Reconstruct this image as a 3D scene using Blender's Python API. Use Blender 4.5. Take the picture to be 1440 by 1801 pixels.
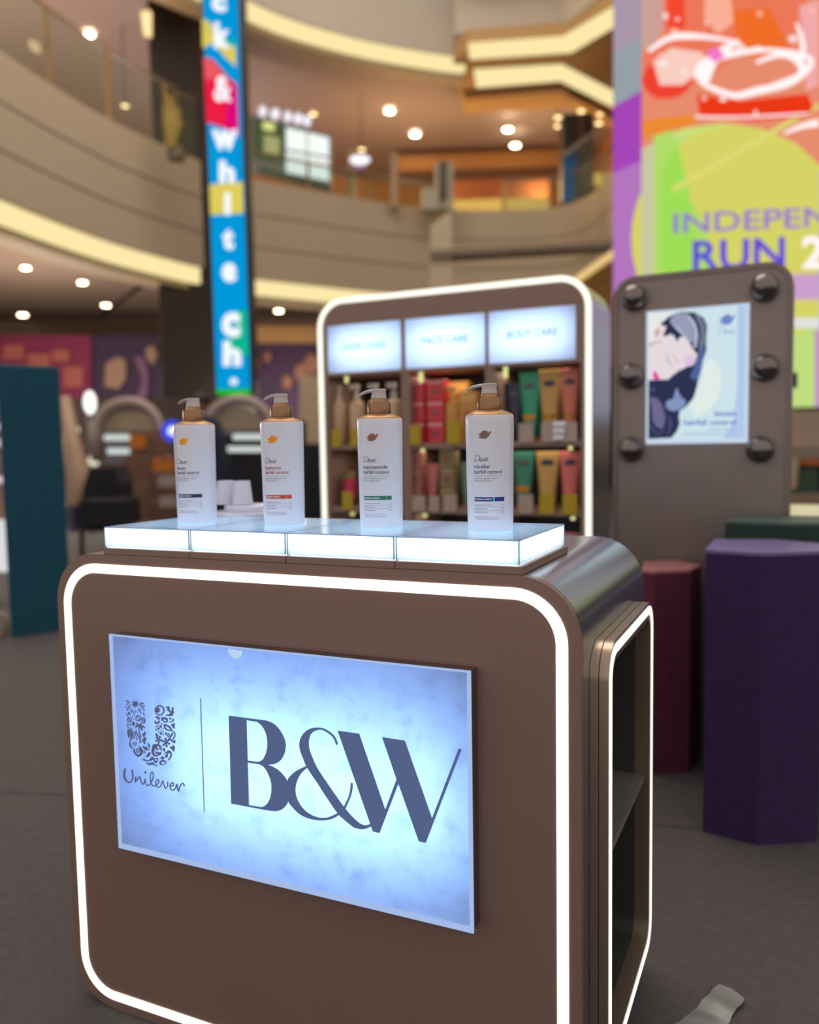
import bpy, math, random
from mathutils import Vector, Matrix
from mathutils.geometry import tessellate_polygon
random.seed(7)
PI = math.pi
for o in list(bpy.data.objects): bpy.data.objects.remove(o)
SC = bpy.context.scene
COL = SC.collection
# ------------------------------------------------------------------ camera
CAM = Vector((1.3553, -1.2242, 1.1417)); FPX = 1470.2; YAW, PITCH, ROLL = .4323, -.0779, -.0172
def basis():
    f = Vector((-math.sin(YAW)*math.cos(PITCH), math.cos(YAW)*math.cos(PITCH), math.sin(PITCH)))
    r = Vector((math.cos(YAW), math.sin(YAW), 0)); u = r.cross(f)
    c, s = math.cos(ROLL), math.sin(ROLL)
    return c*r + s*u, -s*r + c*u, f
RV, UV, FV = basis()
cd = bpy.data.cameras.new('camera'); cam = bpy.data.objects.new('camera', cd); COL.objects.link(cam)
cam.matrix_world = Matrix(((RV.x, UV.x, -FV.x, CAM.x), (RV.y, UV.y, -FV.y, CAM.y), (RV.z, UV.z, -FV.z, CAM.z), (0, 0, 0, 1)))
cd.sensor_fit = 'HORIZONTAL'; cd.sensor_width = 36; cd.lens = 36*FPX/1440; cd.clip_start = .05; cd.clip_end = 200
cd.dof.use_dof = True; cd.dof.focus_distance = 1.43; cd.dof.aperture_fstop = 2.3
SC.camera = cam
# ------------------------------------------------------------------ view, world, lights
SC.view_settings.view_transform = 'Standard'; SC.view_settings.look = 'None'
SC.view_settings.exposure = 0.0; SC.view_settings.gamma = 1.0; SC.view_settings.use_curve_mapping = False
W = bpy.data.worlds.new('world'); SC.world = W; W.use_nodes = True
W.node_tree.nodes['Background'].inputs[0].default_value = (.96, .88, .84, 1)
W.node_tree.nodes['Background'].inputs[1].default_value = .80
def mall(a, d, z):                       # a = metres right of the view axis, d = metres ahead, z = height
    return Vector((CAM.x + a*math.cos(YAW) - d*math.sin(YAW), CAM.y + a*math.sin(YAW) + d*math.cos(YAW), z))
def area_light(name, loc, size, power, col, target=None, sy=None):
    l = bpy.data.lights.new(name, 'AREA'); l.energy = power; l.color = col; l.size = size
    if sy: l.shape = 'RECTANGLE'; l.size_y = sy
    o = bpy.data.objects.new(name, l); COL.objects.link(o); o.location = loc
    d = (Vector(target) - Vector(loc)) if target else Vector((0, 0, -1))
    o.rotation_euler = d.to_track_quat('-Z', 'Y').to_euler(); return o
def point_light(name, loc, power, col, r=.3):
    l = bpy.data.lights.new(name, 'POINT'); l.energy = power; l.color = col; l.shadow_soft_size = r
    o = bpy.data.objects.new(name, l); COL.objects.link(o); o.location = loc; return o
area_light('atrium_overhead_fill', mall(-1, 9, 13), 9, 900, (1, .86, .74))  # unseen overhead fill, added to light the hall from above
WARM = (1, .62, .28)
for a, d, z, p in ((-9.5, 13.5, 6.3, 1000), (-5.5, 16.5, 6.6, 150), (0, 21.5, 7.2, 300), (3.5, 22, 7.5, 260), (-4.5, 21, 7.5, 130), (-12.5, 16, 7.6, 650)):
    point_light('gallery_fill', mall(a, d, z), p, WARM if a > -1 else (1, .86, .80) if a > -8 else (1, .80, .56), .6)  # added fills that brighten the gallery ceilings and walls
for a, d, p in ((-7.3, 12.6, 260), (-6.8, 16, 260), (-2.5, 18, 110), (-10.5, 13.5, 200)):
    point_light('ground_fill', mall(a, d, 2.1), p, (1, .84, .72), .5)  # added fills under the balconies, brightening the ceiling and shopfronts
# ------------------------------------------------------------------ materials
def lin(c):
    c = c/255
    return c/12.92 if c <= .04045 else ((c + .055)/1.055)**2.4
def rgb(c): return (lin(c[0]), lin(c[1]), lin(c[2]), 1)
MATS = {}
def mat(name, c, rough=.5, metal=0, var=.06, scale=12, bump=0, spec=.5, coat=0, stretch=None):
    if name in MATS: return MATS[name]
    m = bpy.data.materials.new(name); m.use_nodes = True; nt = m.node_tree; b = nt.nodes['Principled BSDF']
    b.inputs['Roughness'].default_value = rough; b.inputs['Metallic'].default_value = metal
    b.inputs['Specular IOR Level'].default_value = spec; b.inputs['Coat Weight'].default_value = coat
    tc = nt.nodes.new('ShaderNodeTexCoord'); mp = nt.nodes.new('ShaderNodeMapping'); nz = nt.nodes.new('ShaderNodeTexNoise')
    nt.links.new(tc.outputs['Object'], mp.inputs[0]); nt.links.new(mp.outputs[0], nz.inputs[0])
    if stretch: mp.inputs['Scale'].default_value = stretch
    nz.inputs['Scale'].default_value = scale; nz.inputs['Detail'].default_value = 4
    mx = nt.nodes.new('ShaderNodeMix'); mx.data_type = 'RGBA'
    k = rgb(c); mx.inputs[6].default_value = tuple(v*(1 - var) for v in k[:3]) + (1,); mx.inputs[7].default_value = tuple(min(1, v*(1 + var)) for v in k[:3]) + (1,)
    nt.links.new(nz.outputs[0], mx.inputs[0]); nt.links.new(mx.outputs[2], b.inputs['Base Color'])
    if bump:
        bp = nt.nodes.new('ShaderNodeBump'); bp.inputs['Strength'].default_value = bump; bp.inputs['Distance'].default_value = .002
        nt.links.new(nz.outputs[0], bp.inputs['Height']); nt.links.new(bp.outputs[0], b.inputs['Normal'])
    MATS[name] = m; return m
def em(name, c, s=1.0):
    if name in MATS: return MATS[name]
    m = bpy.data.materials.new(name); m.use_nodes = True; nt = m.node_tree; nt.nodes.clear()
    e = nt.nodes.new('ShaderNodeEmission'); e.inputs[0].default_value = rgb(c); e.inputs[1].default_value = s
    o = nt.nodes.new('ShaderNodeOutputMaterial'); nt.links.new(e.outputs[0], o.inputs[0]); MATS[name] = m; return m
def opal(name, c, gloss=.12, rough=.2, dirt=0):     # translucent acrylic lit from inside
    if name in MATS: return MATS[name]
    m = bpy.data.materials.new(name); m.use_nodes = True; nt = m.node_tree; nt.nodes.clear()
    t = nt.nodes.new('ShaderNodeBsdfTranslucent'); d = nt.nodes.new('ShaderNodeBsdfDiffuse'); g = nt.nodes.new('ShaderNodeBsdfGlossy')
    col = rgb(c); t.inputs[0].default_value = col; d.inputs[0].default_value = (.55, .6, .68, 1); g.inputs['Roughness'].default_value = rough
    if dirt:
        tc = nt.nodes.new('ShaderNodeTexCoord'); nz = nt.nodes.new('ShaderNodeTexNoise'); nz.inputs['Scale'].default_value = 22; nz.inputs['Detail'].default_value = 8
        nz.inputs['Roughness'].default_value = .7
        nt.links.new(tc.outputs['Object'], nz.inputs[0]); rp = nt.nodes.new('ShaderNodeValToRGB')
        rp.color_ramp.elements[0].position = .33; rp.color_ramp.elements[0].color = tuple(v*.82 for v in col[:3]) + (1,)
        rp.color_ramp.elements[1].position = .5; rp.color_ramp.elements[1].color = col
        nt.links.new(nz.outputs[0], rp.inputs[0]); nt.links.new(rp.outputs[0], t.inputs[0])
    a = nt.nodes.new('ShaderNodeMixShader'); a.inputs[0].default_value = .25
    nt.links.new(t.outputs[0], a.inputs[1]); nt.links.new(d.outputs[0], a.inputs[2])
    fr = nt.nodes.new('ShaderNodeFresnel'); fr.inputs[0].default_value = 1.45
    b = nt.nodes.new('ShaderNodeMixShader'); nt.links.new(fr.outputs[0], b.inputs[0])
    nt.links.new(a.outputs[0], b.inputs[1]); nt.links.new(g.outputs[0], b.inputs[2])
    o = nt.nodes.new('ShaderNodeOutputMaterial'); nt.links.new(b.outputs[0], o.inputs[0]); MATS[name] = m; return m
def glass(name, c, alpha=.18):
    if name in MATS: return MATS[name]
    m = bpy.data.materials.new(name); m.use_nodes = True; nt = m.node_tree; nt.nodes.clear()
    t = nt.nodes.new('ShaderNodeBsdfTransparent'); t.inputs[0].default_value = (.9, .95, .93, 1)
    g = nt.nodes.new('ShaderNodeBsdfPrincipled'); g.inputs['Base Color'].default_value = rgb(c); g.inputs['Roughness'].default_value = .1
    a = nt.nodes.new('ShaderNodeMixShader'); a.inputs[0].default_value = alpha
    nt.links.new(t.outputs[0], a.inputs[1]); nt.links.new(g.outputs[0], a.inputs[2])
    o = nt.nodes.new('ShaderNodeOutputMaterial'); nt.links.new(a.outputs[0], o.inputs[0]); MATS[name] = m; return m
# ------------------------------------------------------------------ mesh helpers
RL = {}
def rootloc(p): return RL.get(p.name, Vector((0, 0, 0))) if p else Vector((0, 0, 0))
class MB:
    def __init__(s): s.v = []; s.f = []
    def add(s, vs, fs):
        n = len(s.v); s.v += [tuple(v) for v in vs]; s.f += [tuple(i + n for i in f) for f in fs]; return s
    def box(s, x0, x1, y0, y1, z0, z1):
        return s.add([(x0,y0,z0),(x1,y0,z0),(x1,y1,z0),(x0,y1,z0),(x0,y0,z1),(x1,y0,z1),(x1,y1,z1),(x0,y1,z1)],
            [(0,3,2,1),(4,5,6,7),(0,1,5,4),(1,2,6,5),(2,3,7,6),(3,0,4,7)])
    def prism(s, pts, z0, z1):           # pts in plan, any z extent
        n = len(pts)
        return s.add([(p[0],p[1],z0) for p in pts] + [(p[0],p[1],z1) for p in pts],
            [tuple(range(n))[::-1], tuple(range(n, 2*n))] + [(i,(i+1)%n,(i+1)%n+n,i+n) for i in range(n)])
    def ext(s, pts, y0, y1, cap=True, skip=()):     # pts in (x,z), extruded along y
        n = len(pts)
        return s.add([(p[0],y0,p[1]) for p in pts] + [(p[0],y1,p[1]) for p in pts],
            ([tuple(range(n)), tuple(range(n, 2*n))[::-1]] if cap else []) + [(i,i+n,(i+1)%n+n,(i+1)%n) for i in range(n) if i not in skip])
    def ring(s, A, B, y0, y1):           # frame between outer loop A and inner loop B (same count)
        n = len(A); v = [(p[0],y,p[1]) for y in (y0, y1) for L in (A, B) for p in L]; f = []
        for i in range(n):
            j = (i+1) % n
            f += [(i,j,n+j,n+i), (2*n+i,3*n+i,3*n+j,2*n+j), (i,2*n+i,2*n+j,j), (n+i,n+j,3*n+j,3*n+i)]
        return s.add(v, f)
    def flat(s, loops, fn):              # loops: outer, holes in 2D; fn maps (a,b) -> 3D
        vv = [[Vector((p[0], p[1], 0)) for p in l] for l in loops]
        tris = tessellate_polygon(vv); al = [p for l in loops for p in l]
        return s.add([fn(*p) for p in al], [tuple(t) for t in tris])
    def lathe(s, prof, n=32, c=(0,0,0), cap=True):
        m = len(prof); v = []
        for r, z in prof: v += [(c[0]+r*math.cos(2*PI*i/n), c[1]+r*math.sin(2*PI*i/n), c[2]+z) for i in range(n)]
        f = [(k*n+i, k*n+(i+1)%n, (k+1)*n+(i+1)%n, (k+1)*n+i) for k in range(m-1) for i in range(n)]
        if cap: f += [tuple(range(n))[::-1], tuple(range((m-1)*n, m*n))]
        return s.add(v, f)
    def tube(s, path, r, n=8, cap=True):
        P = [Vector(p) for p in path]; m = len(P); rr = r if isinstance(r, (list, tuple)) else [r]*m; v = []; up = None
        for i, p in enumerate(P):
            t = (P[min(i+1, m-1)] - P[max(i-1, 0)]).normalized()
            if up is None: up = Vector((0,0,1)) if abs(t.z) < .9 else Vector((1,0,0))
            a = t.cross(up).normalized(); b = a.cross(t).normalized(); up = b
            v += [p + rr[i]*(a*math.cos(2*PI*k/n) + b*math.sin(2*PI*k/n)) for k in range(n)]
        f = [(k*n+i, k*n+(i+1)%n, (k+1)*n+(i+1)%n, (k+1)*n+i) for k in range(m-1) for i in range(n)]
        if cap: f += [tuple(range(n))[::-1], tuple(range((m-1)*n, m*n))]
        return s.add(v, f)
    def disc(s, c, r, nrm=(0,0,-1), n=20, t=.01):
        q = Vector(nrm).to_track_quat('Z', 'Y'); c = Vector(c)
        return s.tube([c, c + Vector(nrm).normalized()*t], r, n)
    def sphere(s, c, r, n=16, m=10, sx=1, sy=1, sz=1):
        v = [(c[0]+sx*r*math.sin(PI*j/m)*math.cos(2*PI*i/n), c[1]+sy*r*math.sin(PI*j/m)*math.sin(2*PI*i/n), c[2]+sz*r*math.cos(PI*j/m)) for j in range(1, m) for i in range(n)]
        v += [(c[0],c[1],c[2]+sz*r), (c[0],c[1],c[2]-sz*r)]; T = len(v)-2
        f = [(k*n+i, (k+1)*n+i, (k+1)*n+(i+1)%n, k*n+(i+1)%n) for k in range(m-2) for i in range(n)]
        f += [(T, i, (i+1)%n) for i in range(n)] + [(T+1, (m-2)*n+(i+1)%n, (m-2)*n+i) for i in range(n)]
        return s.add(v, f)
    def flatsub(s, loops, fn, k=2):      # same as flat, with the triangles split so they follow a curved surface
        vv = [[Vector((p[0], p[1], 0)) for p in l] for l in loops]; al = [p for l in loops for p in l]
        T = [tuple(al[i][:2] for i in t) for t in tessellate_polygon(vv)]
        for _ in range(k):
            q = []
            for a, b, c in T:
                m = lambda p, r: ((p[0]+r[0])/2, (p[1]+r[1])/2)
                ab, bc, ca = m(a,b), m(b,c), m(c,a); q += [(a,ab,ca),(ab,b,bc),(ca,bc,c),(ab,bc,ca)]
            T = q
        return s.add([fn(*p) for t in T for p in t], [(3*i,3*i+1,3*i+2) for i in range(len(T))])
    def map(s, fn): s.v = [tuple(fn(*v)) for v in s.v]; return s
    def build(s, name, m, parent=None, smooth=False, bevel=0, local=False):
        off = Vector((0,0,0)) if local else rootloc(parent)
        me = bpy.data.meshes.new(name); me.from_pydata([tuple(Vector(v) - off) for v in s.v], [], s.f); me.update()
        ms = m if isinstance(m, (list, tuple)) else [m]
        for k in ms: me.materials.append(k)
        if smooth: me.shade_smooth() if smooth is True else [setattr(p, 'use_smooth', True) for p in me.polygons]
        o = bpy.data.objects.new(name, me); COL.objects.link(o)
        if parent: o.parent = parent; RL[o.name] = rootloc(parent)
        if bevel:
            b = o.modifiers.new('b', 'BEVEL'); b.width = bevel; b.segments = 2; b.limit_method = 'ANGLE'
        if smooth == 'auto':
            e = o.modifiers.new('e', 'EDGE_SPLIT'); e.split_angle = math.radians(35)
        return o
def tag(o, label=None, cat=None, group=None, kind=None):
    if label: o['label'] = label
    if cat: o['category'] = cat
    if group: o['group'] = group
    if kind: o['kind'] = kind
    return o
def thing(name, label, cat, loc=(0,0,0), rz=0, group=None):
    o = bpy.data.objects.new(name, None); COL.objects.link(o); o.location = loc; o.rotation_euler = (0,0,rz)
    o.empty_display_size = .1; RL[o.name] = Vector(loc) if rz == 0 else Vector((0,0,0)); return tag(o, label, cat, group)
def struct(o): o['kind'] = 'structure'; return o
def rrect(x0, x1, z0, z1, r, n=8):
    o = []
    for cx, cz, a0 in ((x1-r, z0+r, -90), (x1-r, z1-r, 0), (x0+r, z1-r, 90), (x0+r, z0+r, 180)):
        o += [(cx + r*math.cos(math.radians(a0 + 90*k/n)), cz + r*math.sin(math.radians(a0 + 90*k/n))) for k in range(n+1)]
    return o
def ray(px, py): return FV + RV*((px-720)/FPX) - UV*((py-900.5)/FPX)
def survey(px, py, d):                   # a point of the mall measured at d metres ahead
    v = ray(px, py); w = Vector((-math.sin(YAW), math.cos(YAW), 0)); return CAM + v*(d/v.dot(w))
def surveyY(px, py, Y): v = ray(px, py); return CAM + v*((Y-CAM.y)/v.y)
def hit(px, py, p0, nrm): v = ray(px, py); return CAM + v*((p0-CAM).dot(nrm)/v.dot(nrm))
TX = {}
def text_geo(t, bold=0, shear=0):        # verts/faces of a word, unit size
    key = (t, bold, shear)
    if key not in TX:
        c = bpy.data.curves.new('t', 'FONT'); c.body = t; c.offset = bold; c.shear = shear; c.resolution_u = 3
        o = bpy.data.objects.new('t', c); COL.objects.link(o)
        dg = bpy.context.evaluated_depsgraph_get(); me = bpy.data.meshes.new_from_object(o.evaluated_get(dg))
        v = [tuple(p.co) for p in me.vertices]; f = [tuple(p.vertices) for p in me.polygons]
        xs = [p[0] for p in v]; TX[key] = (v, f, min(xs), max(xs))
        bpy.data.objects.remove(o); bpy.data.curves.remove(c); bpy.data.meshes.remove(me)
    return TX[key]
def put_text(mb, t, x0, x1, base, cap, fn, bold=0, shear=0):   # word fitted between x0 and x1 on a baseline, capitals cap high
    v, f, a, b = text_geo(t, bold, shear); k = cap/.70
    return mb.add([fn(x0 + (p[0]-a)/(b-a)*(x1-x0), base + p[1]*k) for p in v], f)
def copy_tree(o, parent=None):
    c = o.copy(); COL.objects.link(c); c.parent = parent; RL[c.name] = RL.get(o.name, Vector((0,0,0)))
    for ch in list(o.children): copy_tree(ch, c)
    return c
def ribbon(mb, pts, w, fn, n=4):
    q = []
    m = len(pts)
    for i in range(m-1):
        a, b, c, d = pts[max(i-1,0)], pts[i], pts[i+1], pts[min(i+2,m-1)]
        for k in range(n):
            t = k/n; q.append(tuple(.5*(2*b[j]+(c[j]-a[j])*t+(2*a[j]-5*b[j]+4*c[j]-d[j])*t*t+(3*b[j]-a[j]-3*c[j]+d[j])*t**3) for j in (0,1)))
    q.append(pts[-1]); ww = w if isinstance(w, (list, tuple)) else [w, w]; V = []
    for i, p in enumerate(q):
        a = q[max(i-1,0)]; b = q[min(i+1,len(q)-1)]; dx, dy = b[0]-a[0], b[1]-a[1]; l = math.hypot(dx, dy) or 1
        t = i/(len(q)-1)*(len(ww)-1); k = min(int(t), len(ww)-2); h = (ww[k]*(1-t+k)+ww[k+1]*(t-k))/2
        V += [fn(p[0]-dy/l*h, p[1]+dx/l*h), fn(p[0]+dy/l*h, p[1]-dx/l*h)]
    return mb.add(V, [(2*i, 2*i+1, 2*i+3, 2*i+2) for i in range(len(q)-1)])
# ------------------------------------------------------------------ shared materials
TAUPE = mat('taupe_lacquer', (141, 114, 103), .38, .25, .03)
STEEL = mat('brushed_silver', (172, 172, 182), .24, .9, .10, 40, 0, stretch=(1, .05, 30))
STEEL_D = mat('dark_metal', (70, 64, 62), .4, .6)
BROWN_D = mat('dark_brown_board', (66, 54, 50), .5)
LED = em('warm_white_led', (255, 251, 236), 2.2)
BEIGE = mat('beige_plaster', (176, 158, 132), .7, var=.03, scale=1)
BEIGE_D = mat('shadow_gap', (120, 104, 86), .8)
CEIL = mat('ceiling_paint', (150, 132, 118), .8, var=.03, scale=1)
COLM = mat('dark_column_cladding', (52, 39, 33), .6)
COVE = em('warm_cove_light', (255, 234, 172), 1.0)
DL = em('downlight_glow', (255, 236, 196), 30)
DLD = em('dim_downlight_glow', (255, 222, 160), 4)
WHITE = mat('white_plastic', (226, 228, 236), .35, var=.01)
BLACK = mat('black_fabric', (10, 10, 16), .8)
NAVY_B = mat('navy_backboard', (18, 20, 40), .5)
YEL = mat('yellow_card', (176, 150, 10), .6)
CARD = mat('clear_card_holder', (172, 150, 138), .35)
GOLD = mat('bronze_cap', (150, 114, 86), .28, .8, .03)
LOGO_BW=[[[4409,6667,5217,6678,5250,6671,5297,6662,5348,6648,5393,6629,5431,6603,5466,6572,5498,6537,5526,6502,5550,6467,5570,6431,5587,6394,5599,6360,5606,6330,5609,6302,5608,6273,5604,6243,5598,6209,5589,6173,5576,6136,5561,6101,5542,6068,5519,6035,5495,6005,5468,5978,5440,5956,5410,5938,5379,5922,5348,5909,5315,5899,5280,5891,5249,5885,5228,5881,5253,5877,5288,5871,5328,5863,5366,5852,5400,5838,5435,5821,5469,5802,5501,5779,5533,5752,5565,5722,5593,5689,5614,5651,5623,5609,5624,5562,5622,5513,5621,5466,5623,5417,5625,5367,5625,5321,5621,5282,5612,5252,5600,5231,5586,5212,5569,5193,5550,5171,5529,5148,5505,5127,5478,5109,5447,5092,5414,5078,5378,5065,5337,5055,5287,5049,5229,5045,5175,5043,5137,5042,4395,5035],[4797,6628,5016,6628,5034,6618,5060,6605,5088,6588,5113,6568,5135,6545,5156,6519,5174,6490,5189,6459,5201,6424,5210,6386,5216,6347,5219,6309,5220,6274,5219,6239,5215,6205,5209,6171,5200,6138,5190,6105,5177,6074,5164,6045,5150,6018,5135,5993,5119,5970,5101,5950,5077,5934,5051,5920,5026,5910,5008,5902,4795,5897],[4794,5854,5047,5860,5065,5853,5091,5843,5120,5830,5145,5811,5169,5785,5191,5754,5213,5720,5231,5686,5246,5653,5259,5619,5269,5584,5276,5547,5278,5509,5278,5469,5275,5429,5270,5392,5264,5358,5257,5326,5248,5296,5236,5266,5220,5235,5203,5204,5183,5175,5161,5150,5135,5128,5105,5109,5078,5094,5058,5084,4790,5078]],[[6651,6445,6645,6468,6636,6500,6622,6531,6605,6557,6584,6582,6560,6604,6536,6622,6509,6637,6479,6651,6445,6665,6408,6678,6369,6686,6327,6689,6283,6687,6238,6681,6194,6673,6149,6661,6106,6644,6064,6622,6025,6594,5990,6563,5958,6528,5931,6490,5910,6452,5895,6417,5885,6383,5880,6348,5880,6311,5884,6272,5893,6233,5907,6193,5925,6151,5947,6106,5967,6057,5990,6004,6027,5942,6085,5867,6157,5782,6228,5697,6294,5612,6361,5527,6426,5446,6491,5366,6556,5290,6614,5228,6663,5188,6706,5161,6749,5136,6800,5105,6852,5076,6893,5054,6915,5044,6927,5040,6947,5039,6985,5038,7031,5038,7073,5042,7106,5051,7135,5062,7163,5075,7194,5092,7224,5110,7245,5122,7228,5163,7205,5152,7172,5136,7138,5126,7107,5124,7074,5128,7039,5138,7001,5157,6960,5183,6915,5215,6869,5250,6821,5291,6764,5345,6693,5422,6614,5513,6541,5597,6483,5665,6432,5725,6380,5787,6323,5858,6265,5930,6218,5995,6187,6048,6166,6092,6147,6135,6126,6178,6108,6220,6094,6261,6084,6300,6077,6338,6075,6374,6076,6410,6082,6443,6091,6476,6104,6511,6120,6545,6141,6574,6170,6598,6203,6616,6237,6631,6268,6643,6300,6651,6331,6653,6362,6649,6392,6639,6423,6627,6454,6614,6486,6599,6514,6582,6538,6563,6559,6541,6576,6517,6591,6484,6603,6448,6610,6423]],[[6019,5979,5986,5963,5939,5939,5893,5914,5852,5889,5813,5864,5775,5837,5739,5808,5705,5777,5675,5746,5651,5718,5630,5690,5614,5651,5599,5594,5588,5526,5584,5460,5590,5396,5603,5333,5621,5282,5641,5247,5665,5223,5696,5197,5735,5164,5780,5130,5828,5101,5876,5079,5926,5063,5980,5051,6041,5043,6106,5041,6170,5042,6235,5048,6299,5057,6359,5070,6413,5086,6462,5105,6510,5127,6560,5158,6608,5192,6642,5216,6615,5248,6568,5219,6500,5178,6436,5144,6384,5124,6334,5112,6285,5104,6234,5102,6183,5105,6134,5111,6088,5122,6044,5138,6003,5156,5965,5178,5931,5204,5900,5232,5872,5262,5847,5295,5826,5329,5808,5365,5795,5403,5785,5441,5781,5479,5780,5518,5785,5560,5795,5606,5810,5654,5828,5702,5851,5746,5877,5790,5909,5832,5953,5877,6002,5921,6037,5952]],[[6921,5814,6918,5782,6913,5735,6906,5689,6896,5648,6883,5607,6870,5568,6855,5532,6839,5498,6822,5462,6801,5418,6779,5372,6764,5340,6728,5372,6741,5395,6759,5428,6776,5463,6793,5494,6809,5526,6824,5561,6837,5599,6849,5639,6858,5681,6866,5730,6872,5780,6876,5815]],[[6645,6681,7060,6683,7516,5465,7730,6005,7482,6681,7897,6678,8354,5464,8827,6673,8881,6673,8238,5027,8112,5027,7764,5931,7402,5037,7275,5041]]]
LOGO_LINE=[[[3781,6915,3804,6918,3793,4779,3769,4775]]]
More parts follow.
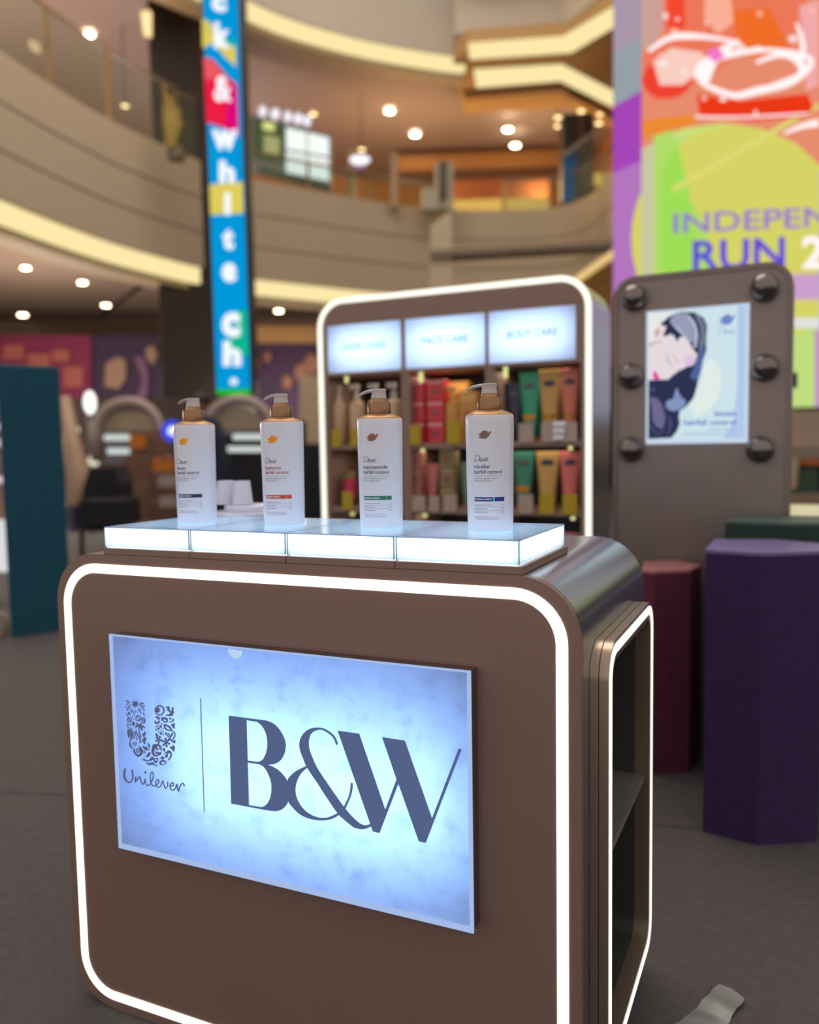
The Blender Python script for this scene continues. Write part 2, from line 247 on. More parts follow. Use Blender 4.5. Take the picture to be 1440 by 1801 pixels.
LOGO_SCRIPT=[[[1888,5321,1877,5287,1930,5287,1940,5320]],[[1877,5287,1862,5239,1917,5241,1930,5287]],[[1862,5239,1853,5192,1910,5200,1917,5241]],[[1853,5192,1855,5152,1912,5168,1910,5200]],[[1855,5152,1865,5116,1919,5138,1912,5168]],[[1865,5116,1883,5086,1930,5113,1919,5138]],[[1883,5086,1909,5062,1947,5093,1930,5113]],[[1909,5062,1942,5045,1970,5078,1947,5093]],[[1942,5045,1977,5038,1989,5072,1970,5078]],[[1977,5038,2012,5044,2006,5074,1989,5072]],[[2012,5044,2045,5061,2024,5082,2006,5074]],[[2045,5061,2071,5085,2042,5098,2024,5082]],[[2071,5085,2091,5116,2058,5122,2042,5098]],[[2091,5116,2106,5153,2071,5154,2058,5122]],[[2106,5153,2116,5194,2077,5189,2071,5154]],[[2116,5194,2116,5242,2074,5232,2077,5189]],[[2116,5242,2110,5292,2065,5279,2074,5232]],[[2110,5292,2106,5327,2058,5313,2065,5279]],[[2146,5194,2142,5158,2183,5162,2190,5198]],[[2142,5158,2136,5109,2174,5113,2183,5162]],[[2136,5109,2133,5073,2167,5076,2174,5113]],[[2163,5075,2186,5101,2162,5113,2138,5087]],[[2186,5101,2218,5137,2194,5148,2162,5113]],[[2218,5137,2246,5167,2222,5178,2194,5148]],[[2246,5167,2264,5188,2240,5199,2222,5178]],[[2264,5188,2275,5201,2255,5217,2240,5199]],[[2275,5201,2263,5202,2287,5223,2255,5217]],[[2263,5202,2264,5194,2296,5203,2287,5223]],[[2264,5194,2266,5169,2297,5177,2296,5203]],[[2266,5169,2272,5140,2303,5152,2297,5177]],[[2272,5140,2286,5108,2316,5122,2303,5152]],[[2286,5108,2306,5075,2333,5092,2316,5122]],[[2306,5075,2335,5057,2340,5082,2333,5092]],[[2335,5057,2369,5081,2343,5090,2340,5082]],[[2369,5081,2388,5117,2360,5121,2343,5090]],[[2388,5117,2403,5147,2374,5151,2360,5121]],[[2403,5147,2413,5169,2383,5171,2374,5151]],[[2413,5169,2419,5187,2388,5188,2383,5171]],[[2419,5187,2422,5199,2392,5199,2388,5188]],[[2388,5197,2385,5174,2416,5177,2419,5200]],[[2385,5174,2381,5140,2413,5145,2416,5177]],[[2381,5140,2384,5108,2415,5119,2413,5145]],[[2384,5108,2396,5083,2424,5099,2415,5119]],[[2396,5083,2414,5063,2438,5084,2424,5099]],[[2414,5063,2441,5053,2451,5078,2438,5084]],[[2441,5053,2474,5059,2467,5082,2451,5078]],[[2474,5059,2507,5076,2490,5094,2467,5082]],[[2507,5076,2538,5103,2514,5114,2490,5094]],[[2538,5103,2565,5141,2538,5148,2514,5114]],[[2565,5141,2590,5187,2561,5192,2538,5148]],[[2590,5187,2609,5230,2579,5232,2561,5192]],[[2609,5230,2619,5265,2588,5264,2579,5232]],[[2619,5265,2623,5297,2592,5292,2588,5264]],[[2623,5297,2621,5323,2591,5314,2592,5292]],[[2621,5323,2614,5344,2585,5330,2591,5314]],[[2614,5344,2600,5360,2578,5338,2585,5330]],[[2600,5360,2575,5363,2579,5339,2578,5338]],[[2575,5363,2552,5348,2575,5335,2579,5339]],[[2552,5348,2536,5325,2564,5319,2575,5335]],[[2536,5325,2524,5296,2554,5296,2564,5319]],[[2524,5296,2517,5260,2548,5263,2554,5296]],[[2517,5260,2513,5218,2544,5224,2548,5263]],[[2513,5218,2514,5180,2545,5188,2544,5224]],[[2514,5180,2520,5146,2551,5157,2545,5188]],[[2520,5146,2531,5117,2561,5130,2551,5157]],[[2531,5117,2546,5093,2573,5110,2561,5130]],[[2546,5093,2564,5076,2587,5098,2573,5110]],[[2564,5076,2588,5067,2601,5092,2587,5098]],[[2588,5067,2618,5068,2615,5092,2601,5092]],[[2618,5068,2652,5083,2639,5103,2615,5092]],[[2652,5083,2686,5107,2668,5124,2639,5103]],[[2686,5107,2714,5130,2693,5144,2668,5124]],[[2714,5130,2735,5151,2711,5162,2693,5144]],[[2735,5151,2750,5173,2722,5178,2711,5162]],[[2750,5173,2757,5195,2726,5189,2722,5178]],[[2757,5195,2750,5215,2723,5198,2726,5189]],[[2750,5215,2733,5229,2713,5206,2723,5198]],[[2733,5229,2706,5232,2710,5208,2713,5206]],[[2706,5232,2682,5216,2703,5202,2710,5208]],[[2682,5216,2663,5193,2689,5185,2703,5202]],[[2663,5193,2649,5169,2679,5166,2689,5185]],[[2649,5169,2644,5145,2675,5148,2679,5166]],[[2644,5145,2644,5121,2674,5129,2675,5148]],[[2644,5121,2649,5099,2679,5113,2674,5129]],[[2649,5099,2662,5081,2688,5100,2679,5113]],[[2662,5081,2680,5067,2701,5090,2688,5100]],[[2680,5067,2704,5061,2713,5086,2701,5090]],[[2704,5061,2731,5065,2726,5088,2713,5086]],[[2731,5065,2758,5078,2743,5096,2726,5088]],[[2758,5078,2783,5099,2759,5110,2743,5096]],[[2783,5099,2803,5131,2775,5136,2759,5110]],[[2803,5131,2819,5168,2791,5172,2775,5136]],[[2819,5168,2832,5195,2804,5200,2791,5172]],[[2832,5195,2840,5209,2813,5216,2804,5200]],[[2840,5209,2829,5206,2834,5231,2813,5216]],[[2829,5206,2823,5206,2852,5220,2834,5231]],[[2823,5206,2829,5185,2859,5195,2852,5220]],[[2829,5185,2836,5150,2867,5160,2859,5195]],[[2836,5150,2845,5119,2875,5130,2867,5160]],[[2845,5119,2854,5095,2883,5109,2875,5130]],[[2854,5095,2866,5075,2892,5093,2883,5109]],[[2866,5075,2890,5066,2891,5090,2892,5093]],[[2890,5066,2918,5082,2896,5096,2891,5090]],[[2918,5082,2938,5108,2912,5115,2896,5096]],[[2938,5108,2954,5136,2925,5138,2912,5115]],[[2954,5136,2961,5169,2931,5166,2925,5138]],[[2961,5169,2964,5203,2934,5199,2931,5166]],[[2964,5203,2966,5227,2936,5223,2934,5199]],[[3009,5129,3029,5134,3025,5160,3006,5155]],[[3029,5134,3058,5142,3051,5167,3025,5160]],[[3058,5142,3086,5156,3066,5174,3051,5167]],[[3086,5156,3101,5178,3070,5181,3066,5174]],[[3101,5178,3105,5200,3072,5194,3070,5181]],[[3105,5200,3100,5218,3071,5200,3072,5194]],[[3100,5218,3082,5228,3067,5201,3071,5200]],[[3082,5228,3058,5228,3057,5201,3067,5201]],[[3058,5228,3032,5218,3049,5198,3057,5201]],[[3032,5218,3011,5198,3036,5186,3049,5198]],[[3011,5198,2992,5173,3021,5166,3036,5186]],[[2992,5173,2980,5145,3013,5147,3021,5166]],[[2980,5145,2982,5118,3014,5128,3013,5147]],[[2982,5118,2991,5092,3022,5108,3014,5128]],[[2991,5092,3006,5072,3032,5093,3022,5108]],[[3006,5072,3028,5061,3045,5087,3032,5093]],[[3028,5061,3055,5058,3061,5086,3045,5087]],[[3055,5058,3084,5065,3074,5088,3061,5086]],[[3084,5065,3109,5081,3088,5098,3074,5088]],[[3109,5081,3130,5103,3105,5115,3088,5098]],[[3130,5103,3149,5128,3119,5135,3105,5115]],[[3149,5128,3163,5161,3132,5163,3119,5135]],[[3163,5161,3175,5193,3144,5197,3132,5163]],[[3175,5193,3161,5196,3174,5223,3144,5197]],[[3161,5196,3155,5189,3188,5197,3174,5223]],[[3155,5189,3157,5154,3190,5161,3188,5197]],[[3157,5154,3159,5122,3192,5130,3190,5161]],[[3159,5122,3164,5096,3196,5107,3192,5130]],[[3164,5096,3170,5072,3201,5088,3196,5107]],[[3170,5072,3202,5064,3185,5084,3201,5088]],[[3202,5064,3220,5091,3189,5095,3185,5084]],[[3220,5091,3233,5126,3202,5129,3189,5095]],[[3233,5126,3247,5157,3217,5162,3202,5129]],[[3247,5157,3262,5181,3234,5190,3217,5162]],[[3262,5181,3278,5204,3251,5215,3234,5190]],[[3278,5204,3291,5220,3269,5235,3251,5215]],[[3291,5220,3300,5226,3287,5249,3269,5235]],[[3300,5226,3304,5228,3308,5255,3287,5249]],[[3304,5228,3306,5228,3329,5251,3308,5255]],[[3306,5228,3313,5220,3342,5238,3329,5251]],[[3313,5220,3321,5205,3352,5221,3342,5238]],[[3321,5205,3327,5193,3358,5209,3352,5221]],[[2445,5325,2440,5311,2429,5299,2415,5293,2401,5295,2391,5303,2388,5317,2393,5331,2404,5342,2418,5348,2432,5347,2442,5338]],[[3360,5204,3357,5195,3349,5187,3338,5184,3328,5184,3321,5189,3318,5197,3322,5206,3330,5214,3340,5218,3350,5217,3358,5212]]]
